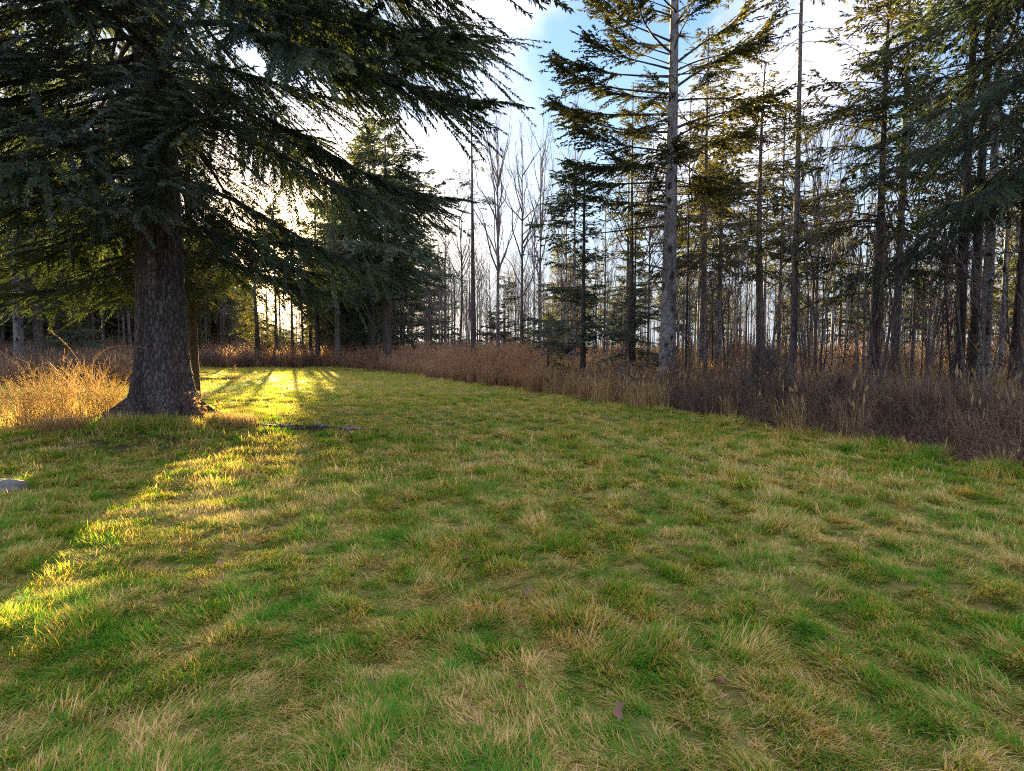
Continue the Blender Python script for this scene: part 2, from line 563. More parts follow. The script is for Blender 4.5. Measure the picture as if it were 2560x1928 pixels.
def build_ground():
    nr, na = 330, 400
    r = 0.5 * (900 / 0.5) ** (np.arange(nr) / (nr - 1))
    a = np.linspace(0, 2 * np.pi, na, endpoint=False)
    R, A = np.meshgrid(r, a, indexing='ij')
    X, Y = R * np.sin(A), R * np.cos(A)
    Z = ground_h(X.ravel(), Y.ravel()).reshape(X.shape)
    V = np.stack([X, Y, Z], -1).reshape(-1, 3)
    idx = np.arange(nr * na).reshape(nr, na)
    p, q = idx[:-1], idx[1:]
    F = np.stack([p, q, np.roll(q, -1, 1), np.roll(p, -1, 1)], -1).reshape(-1, 4)[:, ::-1]
    on = sstep(-0.3, 0.4, lawn_sd(V[:, 0], V[:, 1]))
    so = soil_mask(V[:, 0], V[:, 1])
    g = Geo()
    g.add(V, F, np.stack([on, so, so * 0], 1))
    c = len(V)
    g.add(np.array([[0, 0, gh(0, 0)]]), np.zeros((0, 3), int), (1, 0, 0))
    ring = idx[0]
    g.F.append(np.stack([np.full(na, c), ring, np.roll(ring, -1)], 1)[:, ::-1])
    o = obj('ground', g.mesh('ground', M['ground']))
    tag(o, 'wide level ground of turf, leaf litter and soil reaching into the woods', None, None, 'structure')


build_ground()


# ------------------------------------------------------------------ scattering of uncountable plants
def scatter(name, P, rot, scl, idx, protos, label, cat):
    """One stuff object: geometry nodes set the given plant meshes on the vertices P."""
    me = bpy.data.meshes.new(name)
    me.vertices.add(len(P))
    me.vertices.foreach_set('co', np.asarray(P, np.float32).ravel())
    for nm, ty, dat, key in (('rot', 'FLOAT_VECTOR', rot, 'vector'), ('scl', 'FLOAT_VECTOR', scl, 'vector'), ('idx', 'INT', idx, 'value')):
        at = me.attributes.new(nm, ty, 'POINT')
        at.data.foreach_set(key, np.asarray(dat, np.int32 if ty == 'INT' else np.float32).ravel())
    for m in {p.materials[0].name: p.materials[0] for p in protos}.values():
        me.materials.append(m)
    o = obj(name, me)
    ng = bpy.data.node_groups.new(name + '_nodes', 'GeometryNodeTree')
    ng.interface.new_socket('Geometry', in_out='INPUT', socket_type='NodeSocketGeometry')
    ng.interface.new_socket('Geometry', in_out='OUTPUT', socket_type='NodeSocketGeometry')
    n, l = ng.nodes, ng.links
    gi, go = n.new('NodeGroupInput'), n.new('NodeGroupOutput')
    join = n.new('GeometryNodeJoinGeometry')
    for p in reversed(protos):
        po = bpy.data.objects.new(p.name + '_source', p)
        oi = n.new('GeometryNodeObjectInfo')
        oi.inputs['Object'].default_value = po
        ti = n.new('GeometryNodeGeometryToInstance')
        l.new(oi.outputs['Geometry'], ti.inputs[0])
        l.new(ti.outputs[0], join.inputs[0])
    ip = n.new('GeometryNodeInstanceOnPoints')
    ip.inputs['Pick Instance'].default_value = True
    l.new(gi.outputs[0], ip.inputs['Points'])
    l.new(join.outputs[0], ip.inputs['Instance'])

    def named(nm, ty):
        a = n.new('GeometryNodeInputNamedAttribute')
        a.data_type = ty
        a.inputs[0].default_value = nm
        return a.outputs[0]
    l.new(named('idx', 'INT'), ip.inputs['Instance Index'])
    e = n.new('FunctionNodeEulerToRotation')
    l.new(named('rot', 'FLOAT_VECTOR'), e.inputs[0])
    l.new(e.outputs[0], ip.inputs['Rotation'])
    l.new(named('scl', 'FLOAT_VECTOR'), ip.inputs['Scale'])
    l.new(ip.outputs[0], go.inputs[0])
    md = o.modifiers.new('scatter', 'NODES')
    md.node_group = ng
    return tag(o, label, cat, None, 'stuff')


def blades(g, P, az, L, lean, bend, W, tint, seg=3):
    """Grass blades: each rises from P, leans towards azimuth az and bends over."""
    m = len(P)
    s = np.linspace(0, 1, seg + 1)
    ang = lean[:, None] + bend[:, None] * s[None]
    ds = (L / seg)[:, None]
    hx = np.concatenate([np.zeros((m, 1)), np.cumsum(np.sin(ang[:, :-1]) * ds, 1)], 1)
    hz = np.concatenate([np.zeros((m, 1)), np.cumsum(np.cos(ang[:, :-1]) * ds, 1)], 1)
    d = np.stack([np.cos(az), np.sin(az), np.zeros(m)], 1)
    side = np.stack([-np.sin(az), np.cos(az), np.zeros(m)], 1)
    ctr = P[:, None] + d[:, None] * hx[..., None] + np.array([0, 0, 1.0]) * hz[..., None]
    wid = W[:, None] * np.array([0.8, 1.0, 0.75, 0.0, 0, 0])[:seg][None] if seg == 3 else W[:, None] * np.linspace(1, 0.3, seg)[None]
    A = ctr[:, :-1] + side[:, None] * (wid * 0.5)[..., None]
    B = ctr[:, :-1] - side[:, None] * (wid * 0.5)[..., None]
    V = np.concatenate([A, B, ctr[:, -1:]], 1)
    k = 2 * seg + 1
    base = (np.arange(m) * k)[:, None]
    q = []
    for i in range(seg - 1):
        q.append(np.concatenate([base + i, base + seg + i, base + seg + i + 1, base + i + 1], 1))
    q = np.concatenate(q)
    t = np.concatenate([base + seg - 1, base + 2 * seg - 1, base + 2 * seg], 1)
    T = np.zeros((m, k, 3))
    T[:, :, 0] = tint[:, None]
    T[:, :, 1] = np.concatenate([s[:-1], s[:-1], [1.0]])[None]
    g.add(V, q, T.reshape(-1, 3))
    g.F.append(t + (g.n - m * k))


def tuft(seed, n, rad, l0, l1, lean0, lean1, bend, w, spread=0.8, seg=3, tint0=0.0, tint1=1.0):
    r = rs(seed)
    a = r.uniform(0, 2 * np.pi, n)
    q = rad * np.sqrt(r.uniform(0, 1, n))
    P = np.stack([q * np.cos(a), q * np.sin(a), np.full(n, -0.008)], 1)
    g = Geo()
    blades(g, P, r.normal(0, spread, n), r.uniform(l0, l1, n), r.uniform(lean0, lean1, n), r.uniform(0.3, 1.0, n) * bend, w * r.uniform(0.7, 1.3, n), r.uniform(tint0, tint1, n), seg)
    return g


def fan_points(r, y0, y1, dens, margin, half=0.86):
    """Random points on the part of the ground in front between two distances."""
    x1 = half * y1 + margin
    n = int(dens * (y1 - y0) * 2 * x1)
    x, y = r.uniform(-x1, x1, n), r.uniform(y0, y1, n)
    k = np.abs(x) < half * y + margin
    return x[k], y[k]


def build_lawn():
    r = rs(101)
    L_ = M['lawn']
    protos = [tuft(1, 44, 0.055, 0.05, 0.12, 0.5, 1.35, 0.7, 0.0042, 0.6).mesh('tuft', L_),
              tuft(2, 44, 0.055, 0.04, 0.10, 0.2, 1.2, 1.0, 0.0040, 1.2).mesh('tuft', L_),
              tuft(3, 40, 0.045, 0.06, 0.14, 0.7, 1.45, 0.4, 0.0036, 0.45).mesh('tuft', L_),
              tuft(4, 44, 0.040, 0.04, 0.09, 0.1, 1.0, 0.9, 0.0036, 3.0).mesh('tuft', L_),
              tuft(5, 40, 0.08, 0.06, 0.13, 0.5, 1.3, 0.7, 0.0065, 0.8).mesh('tuft', L_),
              tuft(6, 40, 0.09, 0.06, 0.12, 0.2, 1.1, 0.9, 0.007, 3.0).mesh('tuft', L_),
              tuft(7, 40, 0.22, 0.07, 0.14, 0.3, 1.15, 0.8, 0.015, 3.0, 2).mesh('tuft', L_)]
    X, Y, K = [], [], []
    for (y0, y1, dens, ks, mg) in ((0.6, 3.6, 520, (0, 1, 2, 3), 3.4), (3.6, 6.5, 330, (0, 1, 2, 3), 3.4), (6.5, 11, 170, (4, 5), 3.4), (11, 20, 80, (4, 5), 2.5), (20, 44, 18, (6,), 3)):
        x, y = fan_points(r, y0, y1, dens, mg)
        X.append(x)
        Y.append(y)
        K.append(r.choice(ks, len(x)))
    X, Y, K = map(np.concatenate, (X, Y, K))
    sd = lawn_sd(X, Y)
    so = soil_mask(X, Y)
    keep = (sd > -0.25) & (r.uniform(0, 1, len(X)) > so * 0.93)
    keep &= np.hypot(X - HERO[0], Y - HERO[1]) > 0.6
    X, Y, K, sd = X[keep], Y[keep], K[keep], sd[keep]
    flow = 2 * np.pi * 1.5 * fbm(X * 0.45, Y * 0.45, 61, 2) + 7.0 * (fbm(X * 3.2, Y * 3.2, 63, 2) - 0.5) + r.normal(0, 0.6, len(X))
    clump = sstep(0.30, 0.72, fbm(X * 4.2, Y * 4.2, 66, 3))
    patch = sstep(0.25, 0.7, fbm(X * 0.9, Y * 0.9, 69, 2))
    mow = np.cos(2 * np.pi * (sd + 0.25 * fbm(X * 0.5, Y * 0.5, 3, 2)) / 0.5)
    hgt = (0.42 + 0.85 * clump * (0.45 + 0.55 * patch)) * (1 + 0.30 * mow * sstep(16.0, 3.0, sd)) * r.uniform(0.7, 1.3, len(X))
    hgt = hgt * (1 + 1.1 * sstep(0.55, -0.1, sd) * r.uniform(0, 1, len(X)))
    near = np.hypot(X - HERO[0] - 0.1, (Y - HERO[1] + 0.2))
    hgt = hgt * (1 + 0.7 * np.exp(-(near / 1.7) ** 2))
    rot = np.stack([r.normal(0, 0.08, len(X)), r.normal(0, 0.08, len(X)), flow], 1)
    Z = ground_h(X, Y)
    scatter('lawn_grass', np.stack([X, Y, Z], 1), rot, np.stack([0.6 + 0.5 * hgt, 0.6 + 0.5 * hgt, hgt], 1), K, protos,
            'rough mown lawn of green and straw coloured grass in low swirling tussocks', 'grass')


build_lawn()


# ------------------------------------------------------------------ thickets and tall dead grass
def stems(g, r, n, rad, h0, h1, lean, rbase, twigs, tlen, k=3, arch=0.5):
    a = r.uniform(0, 2 * np.pi, n)
    q = rad * np.sqrt(r.uniform(0, 1, n))
    P0 = np.stack([q * np.cos(a), q * np.sin(a), np.full(n, -0.05)], 1)
    az = r.uniform(0, 2 * np.pi, n)
    L = r.uniform(h0, h1, n)
    le = np.abs(r.normal(0, lean, n))
    d = np.stack([np.cos(az) * np.sin(le), np.sin(az) * np.sin(le), np.cos(le)], 1)
    out = np.stack([np.cos(az), np.sin(az), np.full(n, -0.5)], 1)
    t = np.linspace(0, 1, 6)
    ar = r.uniform(0, arch, n)
    wig = r.normal(0, 0.025, (n, 6, 3)) * L[:, None, None] * t[None, :, None]
    P = P0[:, None] + d[:, None] * (L[:, None] * t)[..., None] + out[:, None] * (ar[:, None] * L[:, None] * t ** 2.4)[..., None] * 0.5 + wig
    tn = r.uniform(0, 1, n)
    tubes(g, P, rbase * (1.05 - 0.75 * t)[None] * r.uniform(0.6, 1.3, n)[:, None], k, np.stack([tn, tn, tn], 1))
    m = n * twigs
    if m:
        b = r.integers(0, n, m)
        ti = r.uniform(0.25, 1, m) * 5
        i0 = np.minimum(ti.astype(int), 4)
        f = (ti - i0)[:, None]
        o = P[b, i0] * (1 - f) + P[b, i0 + 1] * f
        dd = nrm(nrm(P[b, i0 + 1] - P[b, i0]) + r.normal(0, 0.6, (m, 3)))
        LL = tlen * r.uniform(0.4, 1.2, m)
        tt = np.linspace(0, 1, 3)
        Q = o[:, None] + dd[:, None] * (LL[:, None] * tt)[..., None] + r.normal(0, 0.06, (m, 3, 3)) * (LL[:, None] * tt)[..., None]
        tn = r.uniform(0, 1, m)
        tubes(g, Q, np.tile(rbase * 0.5 * np.array([1, 0.8, 0.5]), (m, 1)), 3, np.stack([tn, tn, tn], 1))
    return P


def brush_proto(seed, n, rad, h0, h1, lean, rb, twigs, tlen, mat, arch):
    r = rs(seed)
    g = Geo()
    stems(g, r, n, rad, h0, h1, lean, rb, twigs, tlen, 3, arch)
    return g.mesh('bush', M[mat])


def tall_tuft(seed, n, rad, h0, h1, mat, w, plume=0):
    g = tuft(seed, n, rad, h0, h1, 0.02, 0.35, 0.7, w, 3.0, 3)
    if plume:
        r = rs(seed + 5)
        a = r.uniform(0, 2 * np.pi, plume)
        q = rad * r.uniform(0, 1, plume)
        P = np.stack([q * np.cos(a), q * np.sin(a), r.uniform(h0, h1, plume) * 0.95], 1)
        D = r.normal(0, 0.35, (plume, 3)) + np.array([0, 0, 1.0])
        kites(g, P, D, r.uniform(0.10, 0.24, plume), r.uniform(0.02, 0.045, plume), r, True, r.uniform(0.5, 1, (plume, 1)) * np.ones((1, 3)))
    return g.mesh('tall_tuft', M[mat])


def edge_points(r, n, xr, yr, d0, d1, cond=None):
    x, y = r.uniform(*xr, n), r.uniform(*yr, n)
    sd = lawn_sd(x, y)
    k = (sd < -d0) & (sd > -d1)
    if cond is not None:
        k &= cond(x, y, sd)
    return x[k], y[k], sd[k]


def put(name, x, y, r, s0, s1, protos, label, cat, sz=None):
    n = len(x)
    s = r.uniform(s0, s1, n) if sz is None else sz * r.uniform(s0, s1, n)
    scatter(name, np.stack([x, y, ground_h(x, y) - 0.02], 1), np.stack([r.normal(0, 0.07, n), r.normal(0, 0.07, n), r.uniform(0, 6.28, n)], 1),
            np.stack([s, s, s * r.uniform(0.85, 1.15, n)], 1), r.integers(0, len(protos), n), protos, label, cat)


def build_thickets():
    r = rs(202)
    br = [brush_proto(11, 30, 0.42, 0.5, 1.15, 0.38, 0.0055, 5, 0.32, 'bramble', 1.0),
          brush_proto(12, 34, 0.45, 0.4, 1.0, 0.5, 0.005, 5, 0.30, 'bramble', 1.3),
          brush_proto(13, 26, 0.40, 0.6, 1.3, 0.25, 0.0055, 6, 0.28, 'bramble', 0.6)]
    # dark thicket along the right edge
    x, y, sd = edge_points(r, 26000, (-4, 20), (3, 24), 0.05, 4.5, lambda x, y, sd: (x > 1.0))
    keep = r.uniform(0, 1, len(x)) < np.where(sd > -2.4, 1.0, 0.4) * 0.34 * sstep(-0.1, 0.5, -sd - 0.9 * (fbm(x * 1.3, y * 1.3, 93, 2) - 0.35))
    x, y, sd = x[keep], y[keep], sd[keep]
    size = 0.42 + 0.30 * sstep(0.0, 1.4, -sd) + 0.25 * (fbm(x * 0.7, y * 0.7, 91, 2) - 0.5)
    size = size * np.where(y > 15, 0.8, 1.0)
    size = size * (0.80 + 0.75 * fbm(x * 1.1, y * 1.1, 96, 2))
    put('bramble_thicket', x, y, r, 0.75, 1.12, br, 'dense dark brown thicket of bare bramble stems along the right side of the lawn', 'thicket', size)
    # russet tall grass in the bend of the lawn's far edge
    rg = [tall_tuft(21, 70, 0.22, 0.6, 1.25, 'red_grass', 0.012, 10), tall_tuft(22, 70, 0.26, 0.5, 1.1, 'red_grass', 0.012, 6), tall_tuft(23, 60, 0.2, 0.7, 1.35, 'red_grass', 0.011, 14)]
    x, y, sd = edge_points(r, 30000, (-16, 8), (17, 48), 0.0, 9.0, lambda x, y, sd: (x > -13.5))
    keep = r.uniform(0, 1, len(x)) < np.where(sd > -3.5, 0.75, 0.3)
    x, y, sd = x[keep], y[keep], sd[keep]
    put('tall_russet_grass', x, y, r, 0.75, 1.15, rg, 'tall russet dead grass bordering the far bend of the lawn', 'grass', np.where(x < 1, 0.60 + 0.32 * sstep(0, 1.5, -sd), 0.42 + 0.2 * sstep(0, 2.5, -sd)) * (0.6 + 0.8 * fbm(x * 0.9, y * 0.9, 95, 2)))
    # pale straw along the edge and among the thicket behind
    dg = [tall_tuft(31, 60, 0.2, 0.3, 0.7, 'dry_grass', 0.008, 4), tall_tuft(32, 60, 0.2, 0.4, 0.95, 'dry_grass', 0.007, 6)]
    x, y, sd = edge_points(r, 30000, (-2, 26), (4, 32), -0.05, 10.0, lambda x, y, sd: ((sd < -1.6) | (r.uniform(0, 1, len(x)) < 0.16) | ((y > 15.5) & (y < 23) & (sd > -1.2))))
    keep = r.uniform(0, 1, len(x)) < 0.20
    x, y, sd = x[keep], y[keep], sd[keep]
    put('straw_grass', x, y, r, 0.7, 1.2, dg, 'pale straw coloured dead grass standing behind the dark thicket', 'grass')
    # brown dead growth at the left, beyond the big tree
    x, y, sd = edge_points(r, 30000, (-45, -13), (18, 60), 0.0, 12.0, lambda x, y, sd: (x < -13.0))
    keep = r.uniform(0, 1, len(x)) < 0.42
    x, y, sd = x[keep], y[keep], sd[keep]
    bl = [tall_tuft(41, 60, 0.25, 0.5, 1.15, 'red_grass', 0.013, 4), br[0], br[2]]
    put('dead_undergrowth', x, y, r, 0.8, 1.2, bl, 'brown dead weeds and canes beyond the lawn at the far left', 'undergrowth')
    # undergrowth on the floor of the woods
    fr = [brush_proto(51, 22, 0.5, 0.6, 1.7, 0.22, 0.008, 7, 0.5, 'bramble', 0.4), brush_proto(52, 16, 0.5, 0.8, 2.3, 0.14, 0.009, 9, 0.55, 'bramble', 0.3), bl[0]]
    n = 9000
    x, y = r.uniform(-75, 62, n), r.uniform(12, 95, n)
    sd = lawn_sd(x, y)
    k = (sd < -3.0) & (r.uniform(0, 1, n) < np.where(x > 0, 0.5, 1.0)) & (np.abs(x) < 0.95 * y + 8)
    x, y = x[k], y[k]
    put('woodland_undergrowth', x, y, r, 0.7, 1.15, fr, 'grey brown saplings and brush covering the floor of the woods', 'undergrowth')


build_thickets()


# ------------------------------------------------------------------ conifers
def foliate(gw, gf, r, O, az, L, rise, droop, tipup, t0, sec_sp, sec_len, sec_ang, hang, kite_sp, kl, kw, rb, cross=False, wood_k=3, twig_r=0.004, sec_cap=9.0, wn_=4, clumpy=True):
    """Branches from O (m,3): axis curves, side shoots and needle sprays. gw wood, gf foliage."""
    m = len(O)
    d = np.stack([np.cos(az), np.sin(az), np.zeros(m)], 1)
    up = np.array([0, 0, 1.0])
    side = np.stack([-np.sin(az), np.cos(az), np.zeros(m)], 1)
    wob = r.normal(0, 0.05, (m, 2))

    def pos(b, t):
        z = rise[b] * t - droop[b] * t ** 2 + tipup[b] * t ** 4
        s = wob[b, 0] * np.sin(t * 5 + wob[b, 1] * 60)
        return O[b] + d[b] * (L[b] * t)[:, None] + up * (L[b] * z)[:, None] + side[b] * (L[b] * s)[:, None]

    n = 8
    tt = np.linspace(0, 1, n)
    bb = np.repeat(np.arange(m), n)
    P = pos(bb, np.tile(tt, m)).reshape(m, n, 3)
    rad = rb[:, None] * (1.02 - 0.92 * tt[None] ** 0.8)
    if gw is not None:
        tn = r.uniform(0, 1, (m, 1)) * np.ones((1, 3))
        tubes(gw, P, rad, wood_k, tn)
    # side shoots
    cnt = np.maximum(3, (L * (1 - t0) / sec_sp * 2).astype(int))
    b = np.repeat(np.arange(m), cnt)
    S = len(b)
    t = t0 + (1 - t0) * r.uniform(0, 1, S)
    sg = np.where(r.uniform(0, 1, S) < 0.5, -1.0, 1.0)
    o = pos(b, t)
    tg = nrm(pos(b, np.minimum(t + 0.03, 1.03)) - o)
    ang = sec_ang * r.uniform(0.6, 1.25, S) * (1 - 0.35 * t)
    h = nrm(tg * np.cos(ang)[:, None] + side[b] * (sg * np.sin(ang))[:, None] + up * r.normal(-0.05, 0.16, S)[:, None])
    l2 = np.minimum(sec_len * L[b] * (1.2 - t) ** 0.7 * np.minimum(1, 0.35 + (t - t0) * 4), sec_cap) * r.uniform(0.45, 1.2, S) + 0.10
    if clumpy:
        l2 = l2 * (0.35 + 1.25 * sstep(0.2, 0.8, vnoise(t * 6.5 * np.maximum(L[b], 1.0) / 2.5, b * 7.7, 3)))
    hg = hang * r.uniform(0.3, 1.4, S) * (1 - 0.65 * t)

    def spos(i, s):
        return o[i] + h[i] * (l2[i] * s)[:, None] - up * (hg[i] * l2[i] * s ** 1.6)[:, None]

    if gw is not None:
        s3 = np.linspace(0, 1, wn_)
        ii = np.repeat(np.arange(S), wn_)
        Q = spos(ii, np.tile(s3, S)).reshape(S, wn_, 3)
        tubes(gw, Q, np.tile(twig_r * np.linspace(1.2, 0.3, wn_), (S, 1)), 3, r.uniform(0, 1, (S, 1)) * np.ones((1, 3)))
    # sprays along the side shoots
    c2 = np.maximum(2, (l2 / kite_sp).astype(int))
    i = np.repeat(np.arange(S), c2)
    K = len(i)
    s = r.uniform(0.08, 1.0, K)
    p = spos(i, s)
    tg2 = nrm(spos(i, s + 0.05) - p)
    sd2 = nrm(np.cross(tg2, up) + 1e-6)
    sg2 = np.where(r.uniform(0, 1, K) < 0.5, -1.0, 1.0)
    aa = np.radians(r.uniform(15, 60, K))
    kd = tg2 * np.cos(aa)[:, None] + sd2 * (sg2 * np.sin(aa))[:, None] + up * r.normal(-0.05 - 0.25 * hang, 0.22, K)[:, None]
    tn = r.uniform(0, 1, (S, 1))[i] * 0.55 + r.uniform(0, 0.45, (K, 1))
    kites(gf, p, kd, kl * r.uniform(0.6, 1.35, K), kw * r.uniform(0.7, 1.3, K), r, cross, tn * np.ones((1, 3)), None if cross else np.tile(up, (K, 1)), 0.08)
    # leading shoots
    kk = np.arange(S)
    kites(gf, spos(kk, np.full(S, 0.85)), spos(kk, np.full(S, 1.0)) - spos(kk, np.full(S, 0.85)), np.full(S, kl * 1.2), np.full(S, kw), r, True, r.uniform(0.3, 1, (S, 1)) * np.ones((1, 3)))
    return P


def trunk_geo(r, H, r0, r1, lean=(0, 0), bow=0.0, k=10, n=18, flare=0.35, flz=0.35, butt=0, noise=0.0, z0=-0.25):
    t = np.linspace(0, 1, n) ** 1.25
    z = z0 + (H - z0) * t
    zz = np.maximum(z, 0)
    cx = lean[0] * zz + bow * np.sin(np.pi * zz / H)
    cyy = lean[1] * zz + 0.4 * bow * np.sin(1.7 * np.pi * zz / H)
    rad = r0 + (r1 - r0) * (zz / H) ** 0.9 + flare * r0 * np.exp(-zz / flz)
    th = np.arange(k) * 2 * np.pi / k
    TH, ZZ = np.meshgrid(th, z)
    R = np.repeat(rad[:, None], k, 1)
    if butt:
        R = R * (1 + 0.20 * np.exp(-np.maximum(ZZ, 0) / (flz * 1.2)) * np.cos(butt * TH + 0.6 * np.sin(TH * 2)))
    if noise:
        nn = fbm(np.cos(TH) * 3 + 9 + ZZ * 0.3, np.sin(TH) * 3 + ZZ * 1.1, 77, 4) - 0.5
        R = R * (1 + noise * nn)
        if k > 100:
            R = R * (1 + 0.055 * (fbm(TH * 11.0 + 2.0 * fbm(TH * 3, ZZ * 2.0, 5, 2), ZZ * 7.0, 78, 2) - 0.5))
    V = np.stack([cx[:, None] + R * np.cos(TH), cyy[:, None] + R * np.sin(TH), ZZ], -1)
    idx = np.arange(n * k).reshape(n, k)
    a, b = idx[:-1], idx[1:]
    F = np.stack([a, np.roll(a, -1, 1), np.roll(b, -1, 1), b], -1).reshape(-1, 4)
    g = Geo()
    g.add(V, F)
    return g, lambda zq: (lean[0] * zq + bow * math.sin(math.pi * zq / H), lean[1] * zq + 0.4 * bow * math.sin(1.7 * math.pi * zq / H), r0 + (r1 - r0) * (zq / H) ** 0.9)


def conifer_meshes(seed, H, zb, rmax, r0, mat='conifer', dens=1.0, lean=(0, 0), bow=0.0, peak=0.25, droop=0.35, dead=10, bark='bark_mid', kl=0.17, kw=0.055, top=1.0, one_side=None, gaps=0.25):
    """Trunk mesh and crown mesh (limbs and needle sprays) of one conifer."""
    r = rs(seed)
    g, f = trunk_geo(r, H, r0, 0.02, lean, bow)
    tm = g.mesh('trunk', M[bark])
    gw, gf = Geo(), Geo()
    nb = int((H - zb) * 11.0 * dens) + 6
    q = np.sort(r.uniform(0, 1, nb)) ** 0.9
    # clumps of branches with gaps between
    z = zb + (H * top - zb) * (q + 0.018 * np.sin(q * 40 + seed))
    prof = np.where(q < peak, 0.55 + 0.45 * q / peak, ((1 - q) / (1 - peak)) ** 0.8)
    L = rmax * prof * r.uniform(0.5, 1.2, nb) + 0.18
    az = r.uniform(0, 2 * np.pi, nb)
    if one_side is not None:
        L = L * (0.62 + 0.5 * np.cos(az - one_side))
    L = np.where(r.uniform(0, 1, nb) < gaps, L * 0.45, L)
    O = np.array([f(v)[:2] + (v,) for v in np.minimum(z, H * 0.985)])
    foliate(gw, gf, r, O, az, L, r.uniform(-0.10, 0.25, nb) + 0.5 * q, np.full(nb, droop) * r.uniform(0.6, 1.4, nb), r.uniform(0.05, 0.25, nb), 0.22,
            0.13 / dens, 0.36, 0.95, 0.35, 0.29 * kl, kl * 0.8, kw * 0.75, 0.010 + 0.006 * L, False, 3, 0.005, 0.9, 2)
    if dead:
        zd = r.uniform(0.12 * zb + 0.6, zb + 0.6, dead)
        O = np.array([f(v)[:2] + (v,) for v in zd])
        azd = r.uniform(0, 6.28, dead)
        Ld = r.uniform(0.4, 0.6 * rmax + 0.5, dead)
        t = np.linspace(0, 1, 5)
        D = np.stack([np.cos(azd), np.sin(azd), r.normal(-0.05, 0.2, dead)], 1)
        P = O[:, None] + D[:, None] * (Ld[:, None] * t)[..., None] - np.array([0, 0, 1.0]) * (0.25 * Ld[:, None] * t ** 2)[..., None] + r.normal(0, 0.03, (dead, 5, 3)) * t[None, :, None]
        tubes(gw, P, np.tile(0.013 * (1 - 0.8 * t), (dead, 1)), 3)
        mm = dead * 5
        b = r.integers(0, dead, mm)
        i0 = r.integers(1, 4, mm)
        o = P[b, i0]
        dd = nrm(D[b] + r.normal(0, 0.6, (mm, 3)))
        tubes(gw, o[:, None] + dd[:, None] * (r.uniform(0.15, 0.5, mm)[:, None] * np.linspace(0, 1, 3))[..., None], np.tile(0.005 * np.array([1, 0.8, 0.4]), (mm, 1)), 3)
    me = gf_and_wood(gf, gw, 'crown', M[mat], M['twig'])
    return tm, me


def gf_and_wood(gf, gw, name, mf, mw):
    """One mesh out of needles (slot 0) and wood (slot 1)."""
    nf = sum(len(f) for f in gf.F)
    nw = sum(len(f) for f in gw.F)
    gf.V += gw.V
    gf.T += gw.T
    gf.F += [f + gf.n for f in gw.F]
    gf.n += gw.n
    me = gf.mesh(name, [mf, mw])
    me.polygons.foreach_set('material_index', np.concatenate([np.zeros(nf, np.int32), np.ones(nw, np.int32)]))
    return me


